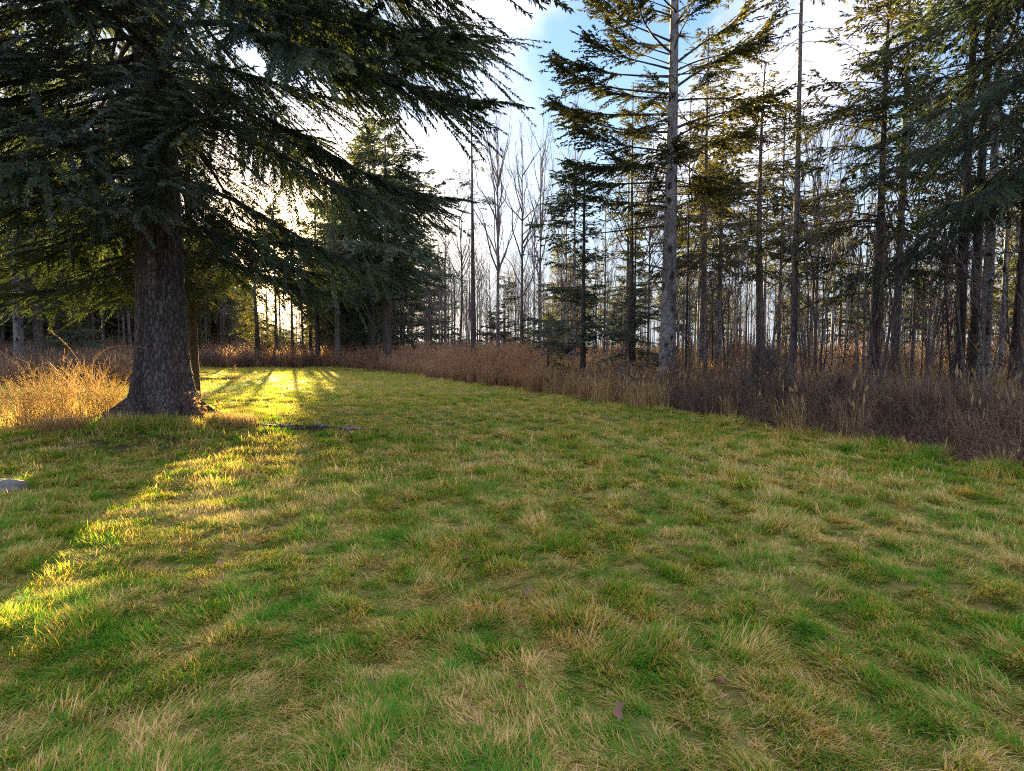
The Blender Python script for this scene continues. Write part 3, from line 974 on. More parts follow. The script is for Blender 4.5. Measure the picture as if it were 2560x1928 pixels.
def bare_meshes(seed, H, r0, bark='bark_mid', twig='twig', fork=0.45, spread=0.30, lean=(0, 0), bow=0.0, nlimb=16, ntw=7, stemsn=1, low=0.35):
    """Trunk and leafless branchwork of a deciduous tree."""
    r = rs(seed)
    g, f = trunk_geo(r, H * (0.97 if stemsn == 1 else 0.8), r0, 0.008, lean, bow, 7, 14, 0.25, 0.2)
    for s in range(1, stemsn):
        a = r.uniform(0, 6.28)
        t = np.linspace(0, 1, 8)
        hh = H * r.uniform(0.65, 1.0)
        ll = r.uniform(0.05, 0.18)
        P = np.stack([0.12 * np.cos(a) + np.cos(a) * ll * hh * t ** 0.8, 0.12 * np.sin(a) + np.sin(a) * ll * hh * t ** 0.8, -0.1 + hh * t], 1) + r.normal(0, 0.03, (8, 3))
        tubes(g, P, r0 * r.uniform(0.6, 0.95) * (1 - 0.88 * t), 6)
    tm = g.mesh('trunk', M[bark])
    gw = Geo()
    n = nlimb * stemsn
    z = H * (low + (0.93 - low) * r.uniform(0, 1, n) ** 0.85)
    O = np.array([f(min(v, H * 0.95))[:2] + (v,) for v in z])
    az = r.uniform(0, 6.28, n)
    if stemsn > 1:
        O[:, :2] += np.stack([np.cos(az), np.sin(az)], 1) * (r.uniform(0, 0.14, n) * z)[:, None]
    L = (H - z * 0.82) * fork * r.uniform(0.5, 1.1, n)
    t = np.linspace(0, 1, 6)
    hx = spread * r.uniform(0.6, 1.6, n)
    D = np.stack([np.cos(az) * np.sin(hx * 2), np.sin(az) * np.sin(hx * 2), np.cos(hx * 2)], 1)
    P = O[:, None] + D[:, None] * (L[:, None] * t)[..., None] + np.array([0, 0, 1.0]) * (0.22 * L[:, None] * t ** 2)[..., None] + r.normal(0, 0.035, (n, 6, 3)) * (L[:, None] * t)[..., None]
    tubes(gw, P, (0.20 * r0 + 0.004 * L)[:, None] * (1.05 - 0.9 * t)[None], 4)
    m = n * ntw
    b = r.integers(0, n, m)
    ti = r.uniform(0.2, 1, m) * 5
    i0 = np.minimum(ti.astype(int), 4)
    ff = (ti - i0)[:, None]
    o = P[b, i0] * (1 - ff) + P[b, i0 + 1] * ff
    dd = nrm(nrm(P[b, i0 + 1] - P[b, i0]) + r.normal(0, 0.42, (m, 3)) + np.array([0, 0, 0.25]))
    LL = (0.25 + 0.28 * L[b]) * r.uniform(0.4, 1.2, m)
    t3 = np.linspace(0, 1, 4)
    Q = o[:, None] + dd[:, None] * (LL[:, None] * t3)[..., None] + r.normal(0, 0.05, (m, 4, 3)) * (LL[:, None] * t3)[..., None]
    tubes(gw, Q, np.tile(0.0075 * np.array([1, 0.8, 0.6, 0.35]), (m, 1)), 3)
    m2 = m * 2
    b = r.integers(0, m, m2)
    i0 = r.integers(1, 3, m2)
    o = Q[b, i0]
    dd = nrm(nrm(Q[b, i0 + 1] - Q[b, i0]) + r.normal(0, 0.45, (m2, 3)))
    LL = LL[b] * r.uniform(0.3, 0.7, m2)
    t2 = np.linspace(0, 1, 3)
    tubes(gw, o[:, None] + dd[:, None] * (LL[:, None] * t2)[..., None], np.tile(0.0048 * np.array([1, 0.8, 0.4]), (m2, 1)), 3)
    return tm, gw.mesh('crown', M[twig])


def at(u, y):
    """Ground position seen at picture column u (of 1024) at distance y."""
    return (u - 512) / FPX * y


def plant(name, x, y, meshes, label, cat, group=None, rz=0.0, s=1.0):
    t = thing(name, (x, y, gh(x, y)), label, cat, group, rz)
    t.scale = (s, s, s)
    obj('trunk', meshes[0], t)
    obj('crown', meshes[1], t)
    return t


# ---- the big spruce at the left
def spruce_branch(seed, L, hang, rise, droop, tipup, t0=0.2, sec=0.058, mat='spruce', kl=0.070, kw=0.014, sp=0.0115, slen=0.31):
    r = rs(seed)
    gw, gf = Geo(), Geo()
    one = np.array([L])
    foliate(gw, gf, r, np.zeros((1, 3)), np.zeros(1), one, np.array([rise]), np.array([droop]), np.array([tipup]), t0, sec, slen, 0.95, hang, sp, kl, kw,
            np.array([0.014 + 0.0085 * L]), True, 6, 0.0045, 1.15)
    return gw.mesh('branch', M['bark_dark']), gf.mesh('foliage', M[mat])


BRANCH = {}


def branch_set(key, specs, **kw):
    BRANCH[key] = [(L,) + spruce_branch(s, L, hang, rise, droop, tip, t0, **kw) for (s, L, hang, rise, droop, tip, t0) in specs]


def add_branch(tree, proto, loc, az, el=0.0, roll=0.0, s=1.0):
    b = obj('branch', proto[1], tree, loc, (roll, -el, az), s)
    b.rotation_mode = 'ZYX' if False else 'XYZ'
    obj('foliage', proto[2], b)
    return b


branch_set('long', [(301, 6.2, 0.35, 0.05, 0.45, 0.28, 0.42), (302, 5.6, 0.6, 0.0, 0.42, 0.25, 0.35), (303, 5.0, 0.3, -0.05, 0.40, 0.30, 0.3), (304, 6.6, 0.75, 0.02, 0.50, 0.32, 0.45)])
branch_set('arm', [(306, 6.4, 0.55, 0.05, 0.46, 0.30, 0.36), (307, 5.6, 0.45, 0.0, 0.42, 0.28, 0.32)], sec=0.034, slen=0.20, sp=0.010, kl=0.075, kw=0.016)
branch_set('mid', [(311, 4.2, 0.4, 0.0, 0.40, 0.25, 0.25), (312, 3.7, 0.25, 0.05, 0.38, 0.28, 0.2), (313, 4.6, 0.7, -0.05, 0.42, 0.3, 0.3), (314, 3.3, 0.35, 0.0, 0.35, 0.25, 0.2)])
branch_set('blue', [(315, 3.0, 0.25, 0.05, 0.40, 0.40, 0.15), (316, 2.4, 0.3, 0.05, 0.35, 0.35, 0.1), (317, 3.5, 0.3, 0.0, 0.42, 0.4, 0.2)], mat='spruce_blue')  # front boughs, their needles coloured as if lit by the sky
branch_set('short', [(321, 2.2, 0.5, 0.05, 0.30, 0.2, 0.15), (322, 2.7, 0.6, 0.0, 0.35, 0.25, 0.2), (323, 1.6, 0.4, 0.05, 0.25, 0.15, 0.1)])


def build_big_spruce():
    r = rs(400)
    x, y = HERO
    t = thing('spruce_tree', (x, y, gh(x, y)), 'huge old spruce with a thick grey scaly trunk and drooping blue-green boughs', 'tree')
    g, f = trunk_geo(r, 17.0, 0.45, 0.05, (-0.006, 0), 0.05, 150, 250, 0.50, 0.5, 6, 0.085, -0.3)
    obj('trunk', g.mesh('trunk', M['bark_hero']), t)

    for azd, L, rr in ((200, 1.15, 0.16), (250, 0.8, 0.13), (292, 0.95, 0.14), (335, 0.85, 0.13), (20, 0.9, 0.14), (150, 0.9, 0.13)):
        a, q = math.radians(azd), np.linspace(0, 1, 9)
        d = 0.36 + (L - 0.1) * q
        P = np.stack([np.cos(a + 0.25 * q) * d, np.sin(a + 0.25 * q) * d, 0.34 * (1 - q) ** 2.2 - 0.05 - 0.10 * q], 1)
        gr = Geo()
        tubes(gr, P, rr * (1.25 - 0.85 * q), 10)
        obj('root', gr.mesh('root', M['bark_hero']), t)
    for azd, z, L in ((265, 2.15, 0.16), (300, 1.7, 0.10), (240, 2.6, 0.22), (285, 3.0, 0.3), (325, 2.4, 0.25), (215, 1.9, 0.14), (275, 1.25, 0.07), (310, 3.3, 0.35)):
        a, c = math.radians(azd), f(z)
        q = np.linspace(0, 1, 5)
        P = np.stack([c[0] + np.cos(a) * (c[2] * 0.9 + L * q), c[1] + np.sin(a) * (c[2] * 0.9 + L * q), z + 0.1 * L * q - 0.3 * L * q ** 2], 1)
        gr = Geo()
        tubes(gr, P, 0.022 * (1.3 - 0.7 * q), 6)
        obj('branch_stub', gr.mesh('branch_stub', M['bark_dark']), t)

    def org(z, az):
        c = f(z)
        return (c[0] + math.cos(az) * c[2] * 0.7, c[1] + math.sin(az) * c[2] * 0.7, z)
    # whorls of boughs
    n = 125
    for i in range(n):
        z = 2.7 + 9.3 * (i + r.uniform(0, 1)) / n
        az = i * 2.399 + r.uniform(-0.5, 0.5)
        key = 'short' if z < 3.6 and r.uniform() < 0.5 else ('long' if (4.5 < z < 10 and r.uniform() < 0.55) else 'mid')
        p = BRANCH[key][r.integers(0, len(BRANCH[key]))]
        s = r.uniform(0.8, 1.1) * (1.0 if z < 8 else 1.0 - (z - 8) * 0.06)
        # keep the trunk's lower front free
        toward = math.cos(az + math.pi / 2)
        if z < 4.0 and toward > 0.2:
            continue
        if math.cos(az + 0.1) > 0.3 and r.uniform() < (0.9 if z < 7.5 else 0.35):
            continue
        add_branch(t, p, org(z, az), az, math.radians(r.uniform(-14, 10)), r.normal(0, 0.12), s)
    # boughs that reach far out to the right over the lawn, and those that hang before the trunk
    for (z, azd, eld, key, k, s) in ((8.3, -26, -12, 'arm', 0, 1.15), (7.6, -12, -16, 'arm', 1, 1.15), (6.8, -32, -12, 'arm', 0, 0.98), (5.9, 4, -14, 'arm', 1, 0.95), (8.7, -32, -9, 'arm', 1, 1.2), (7.9, -20, -14, 'arm', 1, 1.1),
                                     (5.4, -15, -12, 'mid', 2, 1.1), (4.2, -5, -12, 'mid', 2, 0.95), (9.0, -20, -6, 'arm', 0, 1.05),
                                     (8.8, -40, -8, 'arm', 0, 1.0), 
                                     (7.4, -38, -14, 'mid', 0, 1.1), (8.0, 10, -14, 'mid', 3, 1.2), (3.3, -8, -4, 'short', 0, 1.0),
                                     (4.0, -75, -22, 'blue', 1, 0.9), (4.4, -92, -24, 'blue', 0, 0.9), (4.9, -84, -20, 'blue', 1, 1.1), (5.4, -98, -20, 'blue', 2, 0.9), (5.9, -80, -18, 'blue', 0, 1.0), (6.4, -104, -20, 'blue', 2, 1.0),
                                     (6.9, -88, -22, 'blue', 0, 1.1), (7.5, -95, -22, 'blue', 2, 1.1), (8.1, -78, -20, 'blue', 2, 1.1), (4.4, -58, -20, 'blue', 1, 1.0), (5.2, -60, -18, 'blue', 0, 1.0), (6.1, -56, -18, 'blue', 2, 1.0),
                                     (4.3, -120, -20, 'blue', 0, 1.0), (5.0, -128, -18, 'blue', 2, 1.0), (5.7, -118, -16, 'blue', 2, 1.1), (6.6, -125, -16, 'blue', 2, 1.1), (7.2, -66, -18, 'blue', 2, 1.15), (3.7, -108, -22, 'blue', 1, 0.8),
                                     (8.8, -100, -16, 'blue', 2, 1.2), (9.3, -70, -16, 'blue', 2, 1.2), (4.2, -145, -16, 'blue', 2, 1.0),
                                     (4.0, -130, -14, 'mid', 1, 0.9), (3.6, 165, -6, 'mid', 0, 0.85), (3.0, 150, -4, 'mid', 3, 0.9), (2.6, 172, -2, 'short', 1, 1.0), (3.3, 20, -8, 'short', 1, 1.0),
                                     (6.0, -150, -12, 'long', 1, 1.0), (7.0, -135, -14, 'long', 2, 1.0), (5.0, -160, -12, 'mid', 2, 1.0)):
        az = math.radians(azd)
        add_branch(t, BRANCH[key][k], org(z, az), az, math.radians(eld), 0.0, s)


build_big_spruce()


# ---- the tall spruce at the centre right, with long level limbs
branch_set('limb', [(331, 3.2, 0.25, 0.02, 0.14, 0.16, 0.40), (332, 2.7, 0.25, -0.03, 0.12, 0.18, 0.36), (333, 3.5, 0.3, 0.0, 0.20, 0.24, 0.44), (334, 2.3, 0.3, 0.08, 0.2, 0.18, 0.3)],
           mat='conifer', kl=0.11, kw=0.036, sp=0.03, sec=0.065)
branch_set('sparse', [(341, 2.6, 0.2, -0.05, 0.10, 0.05, 0.5), (342, 3.4, 0.2, 0.05, 0.12, 0.1, 0.6), (343, 2.0, 0.2, 0.0, 0.15, 0.05, 0.4)], mat='conifer', kl=0.12, kw=0.035, sp=0.14, sec=0.16)


def build_tall_spruce():
    r = rs(500)
    x, y = at(667, 19), 19.0
    t = thing('spruce_tree', (x, y, gh(x, y)), 'tall spruce with pale grey spotted trunk and long level limbs, right of centre', 'tree')
    g, f = trunk_geo(r, 16.5, 0.265, 0.06, (0.002, 0), 0.03, 28, 70, 0.35, 0.5, 4, 0.06, -0.3)
    obj('trunk', g.mesh('trunk', M['bark_grey']), t)

    def org(z, az):
        c = f(z)
        return (c[0] + math.cos(az) * c[2] * 0.7, c[1] + math.sin(az) * c[2] * 0.7, z)
    for (z, azd, eld, k, s) in ((5.8, 176, 2, 3, 0.9), (6.4, 190, -2, 0, 0.95), (7.0, 170, 0, 0, 0.9), (7.3, 200, 4, 1, 1.1), (7.9, 182, 8, 2, 1.0), (8.4, 172, 5, 0, 1.05), (9.0, 186, 8, 2, 1.0),
                                (9.5, 178, 6, 0, 1.05), (9.7, 195, 10, 1, 1.0), (10.5, 184, 24, 1, 1.0), (11.2, 170, 20, 3, 1.1), (11.7, 190, 22, 1, 1.0), (8.0, 8, 22, 2, 1.0), (9.2, -6, 32, 0, 1.0),
                                (9.9, 14, 38, 0, 1.0), (11.0, 5, 38, 1, 0.9), (7.2, -20, 10, 3, 0.9), (6.3, 15, 2, 3, 0.8), (11.9, -10, 40, 3, 1.0)):
        az = math.radians(azd)
        add_branch(t, BRANCH['limb'][k], org(z, az), az, math.radians(eld), r.normal(0, 0.1), s)
    for i in range(44):
        z = 5.6 + 7.5 * (i + r.uniform()) / 44
        az = r.uniform(0, 6.28)
        add_branch(t, BRANCH['limb'][r.integers(0, 4)], org(z, az), az, math.radians(r.uniform(-10, 25) + max(0, z - 9) * 6), r.normal(0, 0.2), r.uniform(0.35, 0.75))
    for i in range(26):
        z = 3.0 + 9.5 * (i + r.uniform()) / 26
        az = r.uniform(0, 6.28)
        if z < 6:
            az = r.uniform(2.4, 4.0)
        key = 'sparse' if z < 6.5 or r.uniform() < 0.4 else 'limb'
        add_branch(t, BRANCH[key][r.integers(0, len(BRANCH[key]))], org(z, az), az, math.radians(r.uniform(-12, 8) + max(0, z - 8) * 5), 0, r.uniform(0.7, 1.0))
    for i in range(14):
        z = r.uniform(12, 16)
        az = r.uniform(0, 6.28)
        add_branch(t, BRANCH['limb'][r.integers(0, 4)], org(z, az), az, math.radians(r.uniform(15, 40)), 0, 0.8 - (z - 12) * 0.12)


build_tall_spruce()


# ---- the spruce at the right border, its boughs hanging into the picture
def build_border_spruce():
    r = rs(600)
    x, y = 9.3, 10.4
    t = thing('spruce_tree', (x, y, gh(x, y)), 'dark spruce at the right border with boughs hanging down over the thicket', 'tree')
    g, f = trunk_geo(r, 15.0, 0.2, 0.04, (0, 0), 0.04, 20, 40, 0.3, 0.4, 4, 0.05, -0.3)
    obj('trunk', g.mesh('trunk', M['bark_dark']), t)
    for i in range(54):
        z = 2.9 + 8.5 * (i + r.uniform()) / 54
        az = i * 2.399 + r.uniform(-0.4, 0.4)
        key = 'mid' if z > 4 or r.uniform() < 0.5 else 'short'
        s = r.uniform(0.62, 0.9)
        if math.cos(az) < -0.2 and z < 4.3:
            continue
        c = f(z)
        add_branch(t, BRANCH[key][r.integers(0, len(BRANCH[key]))], (c[0] + 0.1 * math.cos(az), c[1] + 0.1 * math.sin(az), z), az, math.radians(r.uniform(-24, -4)), 0, s)


build_border_spruce()

# ---- the other single trees one can point at
def named_trees():
    def con(u, y, H, zb, rmax, r0, label, seed, cat='tree', name='spruce_tree', **kw):
        x = at(u, y)
        return plant(name, x, y, conifer_meshes(seed, H, zb, rmax, r0, **kw), label, cat, None, 0.0)

    con(194, 15, 9.5, 2.0, 1.7, 0.125, 'slender red-brown conifer trunk just right of the huge spruce trunk', 701, bark='bark_red', dens=0.9, droop=0.45, kl=0.2, dead=8, one_side=-0.3)
    con(388, 38, 15, 4.6, 4.4, 0.30, 'big black-green spruce with a broad crown above the russet grass', 702, mat='spruce', bark='bark_dark', dens=1.25, kl=0.3, kw=0.09, gaps=0.12, droop=0.5)
    con(372, 44, 16, 4.0, 3.6, 0.30, 'dark conifer behind the broad black-green spruce', 703, bark='bark_dark', dens=1.1, kl=0.3, kw=0.09)
    con(338, 43, 14, 3.4, 3.2, 0.22, 'dark spruce with pale trunk right of the sun', 704, mat='spruce', bark='bark_mid', dens=1.2, kl=0.3, kw=0.09)
    con(293, 50, 10.5, 3.6, 1.5, 0.14, 'gold backlit conifer with see-through crown standing before the sun', 729, bark='bark_dark', dens=0.62, kl=0.22, kw=0.06, gaps=0.3)
    con(268, 64, 12, 4.0, 1.3, 0.14, 'thin gold backlit conifer far behind the sunlit lawn, left of the sun', 730, bark='bark_dark', dens=0.5, kl=0.24, kw=0.06, gaps=0.3)
    con(303, 55, 11, 4.8, 1.5, 0.14, 'backlit conifer with thin golden crown just right of the sun', 731, bark='bark_dark', dens=2.0, kl=0.22, kw=0.06, gaps=0.2)
    for (uu, hh, lab, sd_) in ((263, 3.5, 'young spruce below the sun at the far wood edge, leftmost of three', 741), (284, 3.0, 'young spruce below the sun at the far wood edge, the smallest of three', 742), (301, 3.8, 'young spruce below the sun at the far wood edge, tallest of three', 743)):
        con(uu, 58, hh, 0.2, 1.5, 0.06, lab, sd_, name='young_spruce', bark='bark_dark', kl=0.2, kw=0.07, dead=0, dens=1.3)
    con(277, 51.5, 13, 6.2, 2.1, 0.15, 'golden crowned conifer right before the low sun', 734, bark='bark_dark', dens=2.3, kl=0.2, kw=0.075, gaps=0.05, dead=4, droop=0.12, peak=0.02)
    con(281, 72, 12, 3.0, 1.3, 0.14, 'far golden conifer standing below the sun', 732, bark='bark_dark', dens=0.6, kl=0.24, kw=0.06, gaps=0.3)
    con(247, 60, 11, 2.5, 1.3, 0.14, 'far golden conifer left of the sun', 733, bark='bark_dark', dens=0.8, kl=0.24, kw=0.06, gaps=0.2)
    con(318, 44.5, 13, 3.2, 1.5, 0.2, 'dark trunked spruce at the far end of the lawn, right of the sun', 705, bark='bark_dark', dens=1.1, kl=0.28, kw=0.08)
    con(259, 46, 8.0, 1.8, 1.2, 0.24, 'gold backlit conifer with a leaning trunk at the far end of the lawn', 706, bark='bark_dark', dens=1.0, lean=(-0.03, 0), kl=0.28, kw=0.08, top=0.97, droop=0.5)
    con(311, 49, 8.5, 1.8, 1.1, 0.16, 'gold backlit conifer with thin straight trunk under the sun', 707, bark='bark_dark', dens=0.9, kl=0.28, kw=0.08)
    con(583, 21, 7.7, 1.6, 2.5, 0.11, 'narrow dark young spruce with thin black trunk, standing alone left of the pale spotted trunk', 708, mat='spruce', bark='bark_dark', dens=1.7, droop=0.3, kl=0.17, one_side=3.14, gaps=0.08)
    con(630, 20.5, 3.6, 0.5, 1.3, 0.05, 'small bushy green spruce under the tall spotted spruce', 709, mat='spruce', bark='bark_dark', dens=1.2, kl=0.15, dead=0)
    con(548, 24, 3.0, 0.2, 1.4, 0.04, 'low ragged spruce bush at the edge of the russet grass', 710, bark='bark_dark', dens=0.9, kl=0.16, dead=0, droop=0.6)
    con(702, 25, 13.8, 4.2, 2.5, 0.16, 'olive crowned spruce behind the tall spotted spruce, on its right', 711, dens=1.35, bark='bark_mid', kl=0.22, kw=0.065)
    con(718, 27, 12.5, 6.0, 1.8, 0.175, 'straight pale trunked conifer second right of the spotted trunk', 712, bark='bark_grey', kl=0.22)
    con(762, 20, 10.4, 3.8, 2.4, 0.165, 'bowed brown-grey trunked conifer with olive tufted crown', 713, bark='bark_mid', lean=(-0.012, 0), bow=-0.15, dens=1.05, gaps=0.35)
    con(778, 27, 12, 4.5, 1.9, 0.1, 'thin conifer between the bowed trunk and the bare pole trunk', 714, kl=0.22, kw=0.065)
    con(793, 17, 14.5, 9.3, 1.7, 0.115, 'tall bare pole trunk with sparse tufts near its top', 715, bark='bark_mid', lean=(-0.006, 0), dens=0.6, dead=26, gaps=0.4)
    con(875, 16, 10.6, 2.8, 2.9, 0.15, 'dense olive spruce with dark straight trunk at the right', 716, bark='bark_dark', dens=1.25, kl=0.17, droop=0.4)
    con(895, 17.2, 13.5, 7.0, 1.5, 0.125, 'pale slim trunk close right of the dense olive spruce', 717, bark='bark_grey', dens=0.8, dead=18)
    con(958, 13.4, 14, 4.2, 1.9, 0.125, 'dark trunk, left one of the close pair beside the white spotted trunk', 718, mat='spruce', bark='bark_dark', dens=0.9, kl=0.16)
    con(972, 14.0, 14, 4.4, 2.0, 0.12, 'blackish trunk between its dark neighbour and the white spotted trunk', 719, mat='spruce', bark='bark_dark', dens=0.9, kl=0.16)
    con(474, 30, 12.5, 6.5, 1.0, 0.15, 'dark pole trunk with short side twigs above the russet grass', 720, bark='bark_dark', dens=0.55, dead=34, lean=(-0.006, 0))
    con(1014, 15, 12, 4.0, 1.8, 0.12, 'dark slightly curved trunk at the right border of the woods', 721, bark='bark_dark', bow=0.12, kl=0.17, dens=0.8)
    con(20, 27, 14, 4.5, 3.0, 0.21, 'pale straight trunk at the far left border', 722, bark='bark_grey', kl=0.22, kw=0.065)
    con(40, 25, 14, 3.0, 2.6, 0.2, 'dark conifer right of the pale trunk at the far left', 723, bark='bark_dark', kl=0.22, kw=0.065, dens=1.1)
    con(505, 46, 7.0, 0.8, 1.5, 0.08, 'small pointed spruce far back in the gap between the woods', 724, bark='bark_dark', kl=0.24, kw=0.07)
    con(405, 41, 3.4, 0.3, 1.9, 0.06, 'round dark young spruce at the wood edge below the broad spruce', 725, mat='spruce', bark='bark_dark', kl=0.24, kw=0.08, dead=0, dens=1.2)
    con(362, 46, 4.2, 0.3, 2.0, 0.06, 'young bushy spruce at the far lawn end beside the pale trunk', 726, mat='spruce', bark='bark_dark', kl=0.24, kw=0.08, dead=0, dens=1.2)
    con(75, 30, 3.2, 0.3, 1.4, 0.05, 'small blue-green spruce beyond the left weeds', 727, mat='spruce', bark='bark_dark', kl=0.2, kw=0.06, dead=0, dens=1.1)
    con(1040, 21, 13, 3.0, 2.2, 0.14, 'leafy dark conifer behind the right border trunk', 728, bark='bark_dark', kl=0.22, kw=0.065)

    def bare(u, y, H, r0, label, seed, rz=0.0, **kw):
        return plant('bare_tree', at(u, y), y, bare_meshes(seed, H, r0, **kw), label, 'tree', None, rz)
    bare(984, 12.9, 13, 0.125, 'white dark-spotted trunk of a leafless tree at the right', 801, bark='bark_white', nlimb=16, low=0.5, fork=0.4)
    bare(498, 28, 11.5, 0.11, 'bare forking tree with fan of fine twigs in the gap of the woods', 802, bark='bark_mid', twig='twig_pale', nlimb=20, low=0.32, fork=0.62, spread=0.2)
    bare(522, 27, 10.5, 0.09, 'dark bare tree with arching low limb beside the forking one', 803, bark='bark_dark', nlimb=18, low=0.25, fork=0.5)
    bare(458, 36, 11, 0.10, 'slightly crooked bare trunk left of the dark pole trunk', 804, bark='bark_dark', bow=0.25, low=0.4)
    bare(540, 33, 12.5, 0.09, 'pale twigged bare tree left of the young black spruce', 805, bark='bark_mid', twig='twig_pale', fork=0.6, spread=0.18, low=0.3)
    bare(815, 22, 9.0, 0.06, 'bare many-stemmed clump with upright whips', 806, bark='bark_mid', twig='twig', stemsn=7, nlimb=8, spread=0.12, low=0.35, fork=0.6)
    bare(634, 22, 8.5, 0.07, 'bare dark trunk left of the pale spotted trunk', 807, bark='bark_dark', stemsn=2)
    bare(648, 23, 9.0, 0.06, 'thin bare trunk close to the pale spotted trunk', 808, bark='bark_mid')
    bare(686, 20, 10, 0.05, 'thin dark bare trunk touching the right side of the spotted trunk', 809, bark='bark_dark')
    bare(912, 18, 10, 0.06, 'thin bare twin trunk right of the pale slim trunk', 810, bark='bark_mid', stemsn=2, spread=0.2)
    bare(930, 20, 10, 0.055, 'bare crooked tree in the pale gap at the right', 811, bark='bark_mid', bow=0.3, twig='twig_pale')
    bare(1000, 17, 11, 0.08, 'grey bare trunk behind the white spotted one', 812, bark='bark_grey')


named_trees()


# ------------------------------------------------------------------ the woods: every tree one can pick out
def sun_u(x, y):
    """Distance to the right of the line along which the sun's rays reach the camera."""
    return x * math.cos(SUN_AZ) + y * math.sin(SUN_AZ)


def copy_tree(src, x, y, rz, s, label, group):
    c = src.copy()
    C.objects.link(c)
    c.location = (x, y, gh(x, y))
    c.rotation_euler = (0, 0, rz)
    c.scale = (s, s, s * random.uniform(0.92, 1.1))
    c['label'] = label
    c['group'] = group
    for ch in list(src.children):
        d = ch.copy()
        C.objects.link(d)
        d.parent = c
    return c


def build_woods():
    random.seed(9)
    r = rs(900)
    taken = [(o.location.x, o.location.y) for o in C.objects if o.get('category') == 'tree']

    def free(x, y, gap):
        return all((x - a) ** 2 + (y - b) ** 2 > gap * gap for a, b in taken)

    adj_shrub = {}

    def grove(kinds, n, xr, yr, gap, name, label, group, ok, s0=0.8, s1=1.2):
        adj = {id(tall): ('brown grey', 'pale barked', 'slightly bowed', 'high crowned dark barked'), id(dense): ('broad', 'very tall broad', 'short olive'),
               id(bare): ('brown grey', 'pale grey', 'blackish', 'bowed pale twigged', 'many stemmed'), id(sap): ('leaning', 'tall', 'short slanted', 'three stemmed'), id(low): ('blue-green', 'olive'), **adj_shrub}[id(kinds)]
        firsts = {}
        done = tries = 0
        while done < n and tries < n * 60:
            tries += 1
            x, y = r.uniform(*xr), r.uniform(*yr)
            if abs(x) > 0.86 * y + 5 or not ok(x, y) or not free(x, y, gap):
                continue
            if float(lawn_sd(np.array([x]), np.array([y]))[0]) > (-0.5 if name == 'shrub' else -1.6):
                continue
            taken.append((x, y))
            k = int(r.integers(0, len(kinds)))
            s = r.uniform(s0, s1)
            label_k = adj[k] + ' ' + label
            if k not in firsts:
                firsts[k] = plant(name, x, y, kinds[k], label_k, 'tree', group, r.uniform(0, 6.28), s)
            else:
                copy_tree(firsts[k], x, y, r.uniform(0, 6.28), s, label_k, group)
            done += 1

    tall = [conifer_meshes(911, 13, 5.0, 1.9, 0.14, dens=0.8, kl=0.24, kw=0.075, bark='bark_mid'),
            conifer_meshes(912, 14, 6.5, 1.7, 0.15, dens=0.8, kl=0.24, kw=0.075, bark='bark_grey'),
            conifer_meshes(913, 12, 3.8, 1.8, 0.12, dens=0.9, kl=0.24, kw=0.075, bark='bark_mid', bow=0.2),
            conifer_meshes(914, 15, 7.5, 1.6, 0.15, dens=0.7, kl=0.24, kw=0.075, bark='bark_dark')]
    dense = [conifer_meshes(921, 15, 2.2, 3.0, 0.2, mat='spruce', dens=1.15, kl=0.32, kw=0.11, gaps=0.12, bark='bark_dark'),
             conifer_meshes(922, 16, 2.8, 3.3, 0.2, mat='spruce', dens=1.15, kl=0.32, kw=0.11, gaps=0.12, bark='bark_mid'),
             conifer_meshes(923, 13, 1.6, 2.6, 0.18, mat='conifer', dens=1.15, kl=0.32, kw=0.11, gaps=0.12, bark='bark_dark')]
    bare = [bare_meshes(931, 11, 0.085, bark='bark_mid', twig='twig', nlimb=14), bare_meshes(932, 12, 0.10, bark='bark_grey', twig='twig_pale', nlimb=14, fork=0.55, spread=0.2),
            bare_meshes(933, 9.5, 0.065, bark='bark_dark', twig='twig', nlimb=12), bare_meshes(934, 10.5, 0.075, bark='bark_mid', twig='twig_pale', nlimb=14, bow=0.25),
            bare_meshes(935, 8.5, 0.055, bark='bark_mid', twig='twig', stemsn=4, nlimb=7, spread=0.15, fork=0.55)]
    sap = [bare_meshes(941, 3.8, 0.026, bark='twig', nlimb=9, ntw=5, low=0.25, lean=(-0.10, 0), spread=0.3), bare_meshes(942, 4.8, 0.030, bark='twig', nlimb=9, ntw=5, low=0.3, lean=(0.08, 0.02), bow=0.1),
           bare_meshes(943, 3.2, 0.022, bark='twig', nlimb=8, ntw=5, low=0.2, lean=(0.14, -0.05)), bare_meshes(944, 4.2, 0.026, bark='twig', stemsn=3, nlimb=5, ntw=5, low=0.3)]
    low = [conifer_meshes(951, 4.5, 0.2, 1.8, 0.06, mat='spruce', dens=1.2, kl=0.28, kw=0.1, dead=0, bark='bark_dark'),
           conifer_meshes(952, 3.4, 0.2, 1.5, 0.05, mat='conifer', dens=1.2, kl=0.26, kw=0.09, dead=0, bark='bark_dark')]

    corr = lambda x, y: not (-7.6 < sun_u(x, y) < 3.8)
    gap_mid = lambda x, y: not (-0.075 < x / y < 0.085)
    # saplings rising out of the thicket on the right
    grove(sap, 54, (1.5, 14), (8.5, 22), 0.45, 'sapling', 'thin dark bare sapling rising out of the bramble thicket at the right', 'saplings in the right thicket',
          lambda x, y: lawn_sd(np.array([x]), np.array([y]))[0] > -7)
    shrub = [bare_meshes(961, 2.1, 0.014, bark='twig', twig='twig_pale', stemsn=7, nlimb=4, ntw=5, low=0.2, spread=0.25), bare_meshes(962, 1.7, 0.012, bark='twig', twig='twig', stemsn=9, nlimb=4, ntw=5, low=0.2, spread=0.35)]
    adj_shrub[id(shrub)] = ('pale twigged', 'dark twigged')
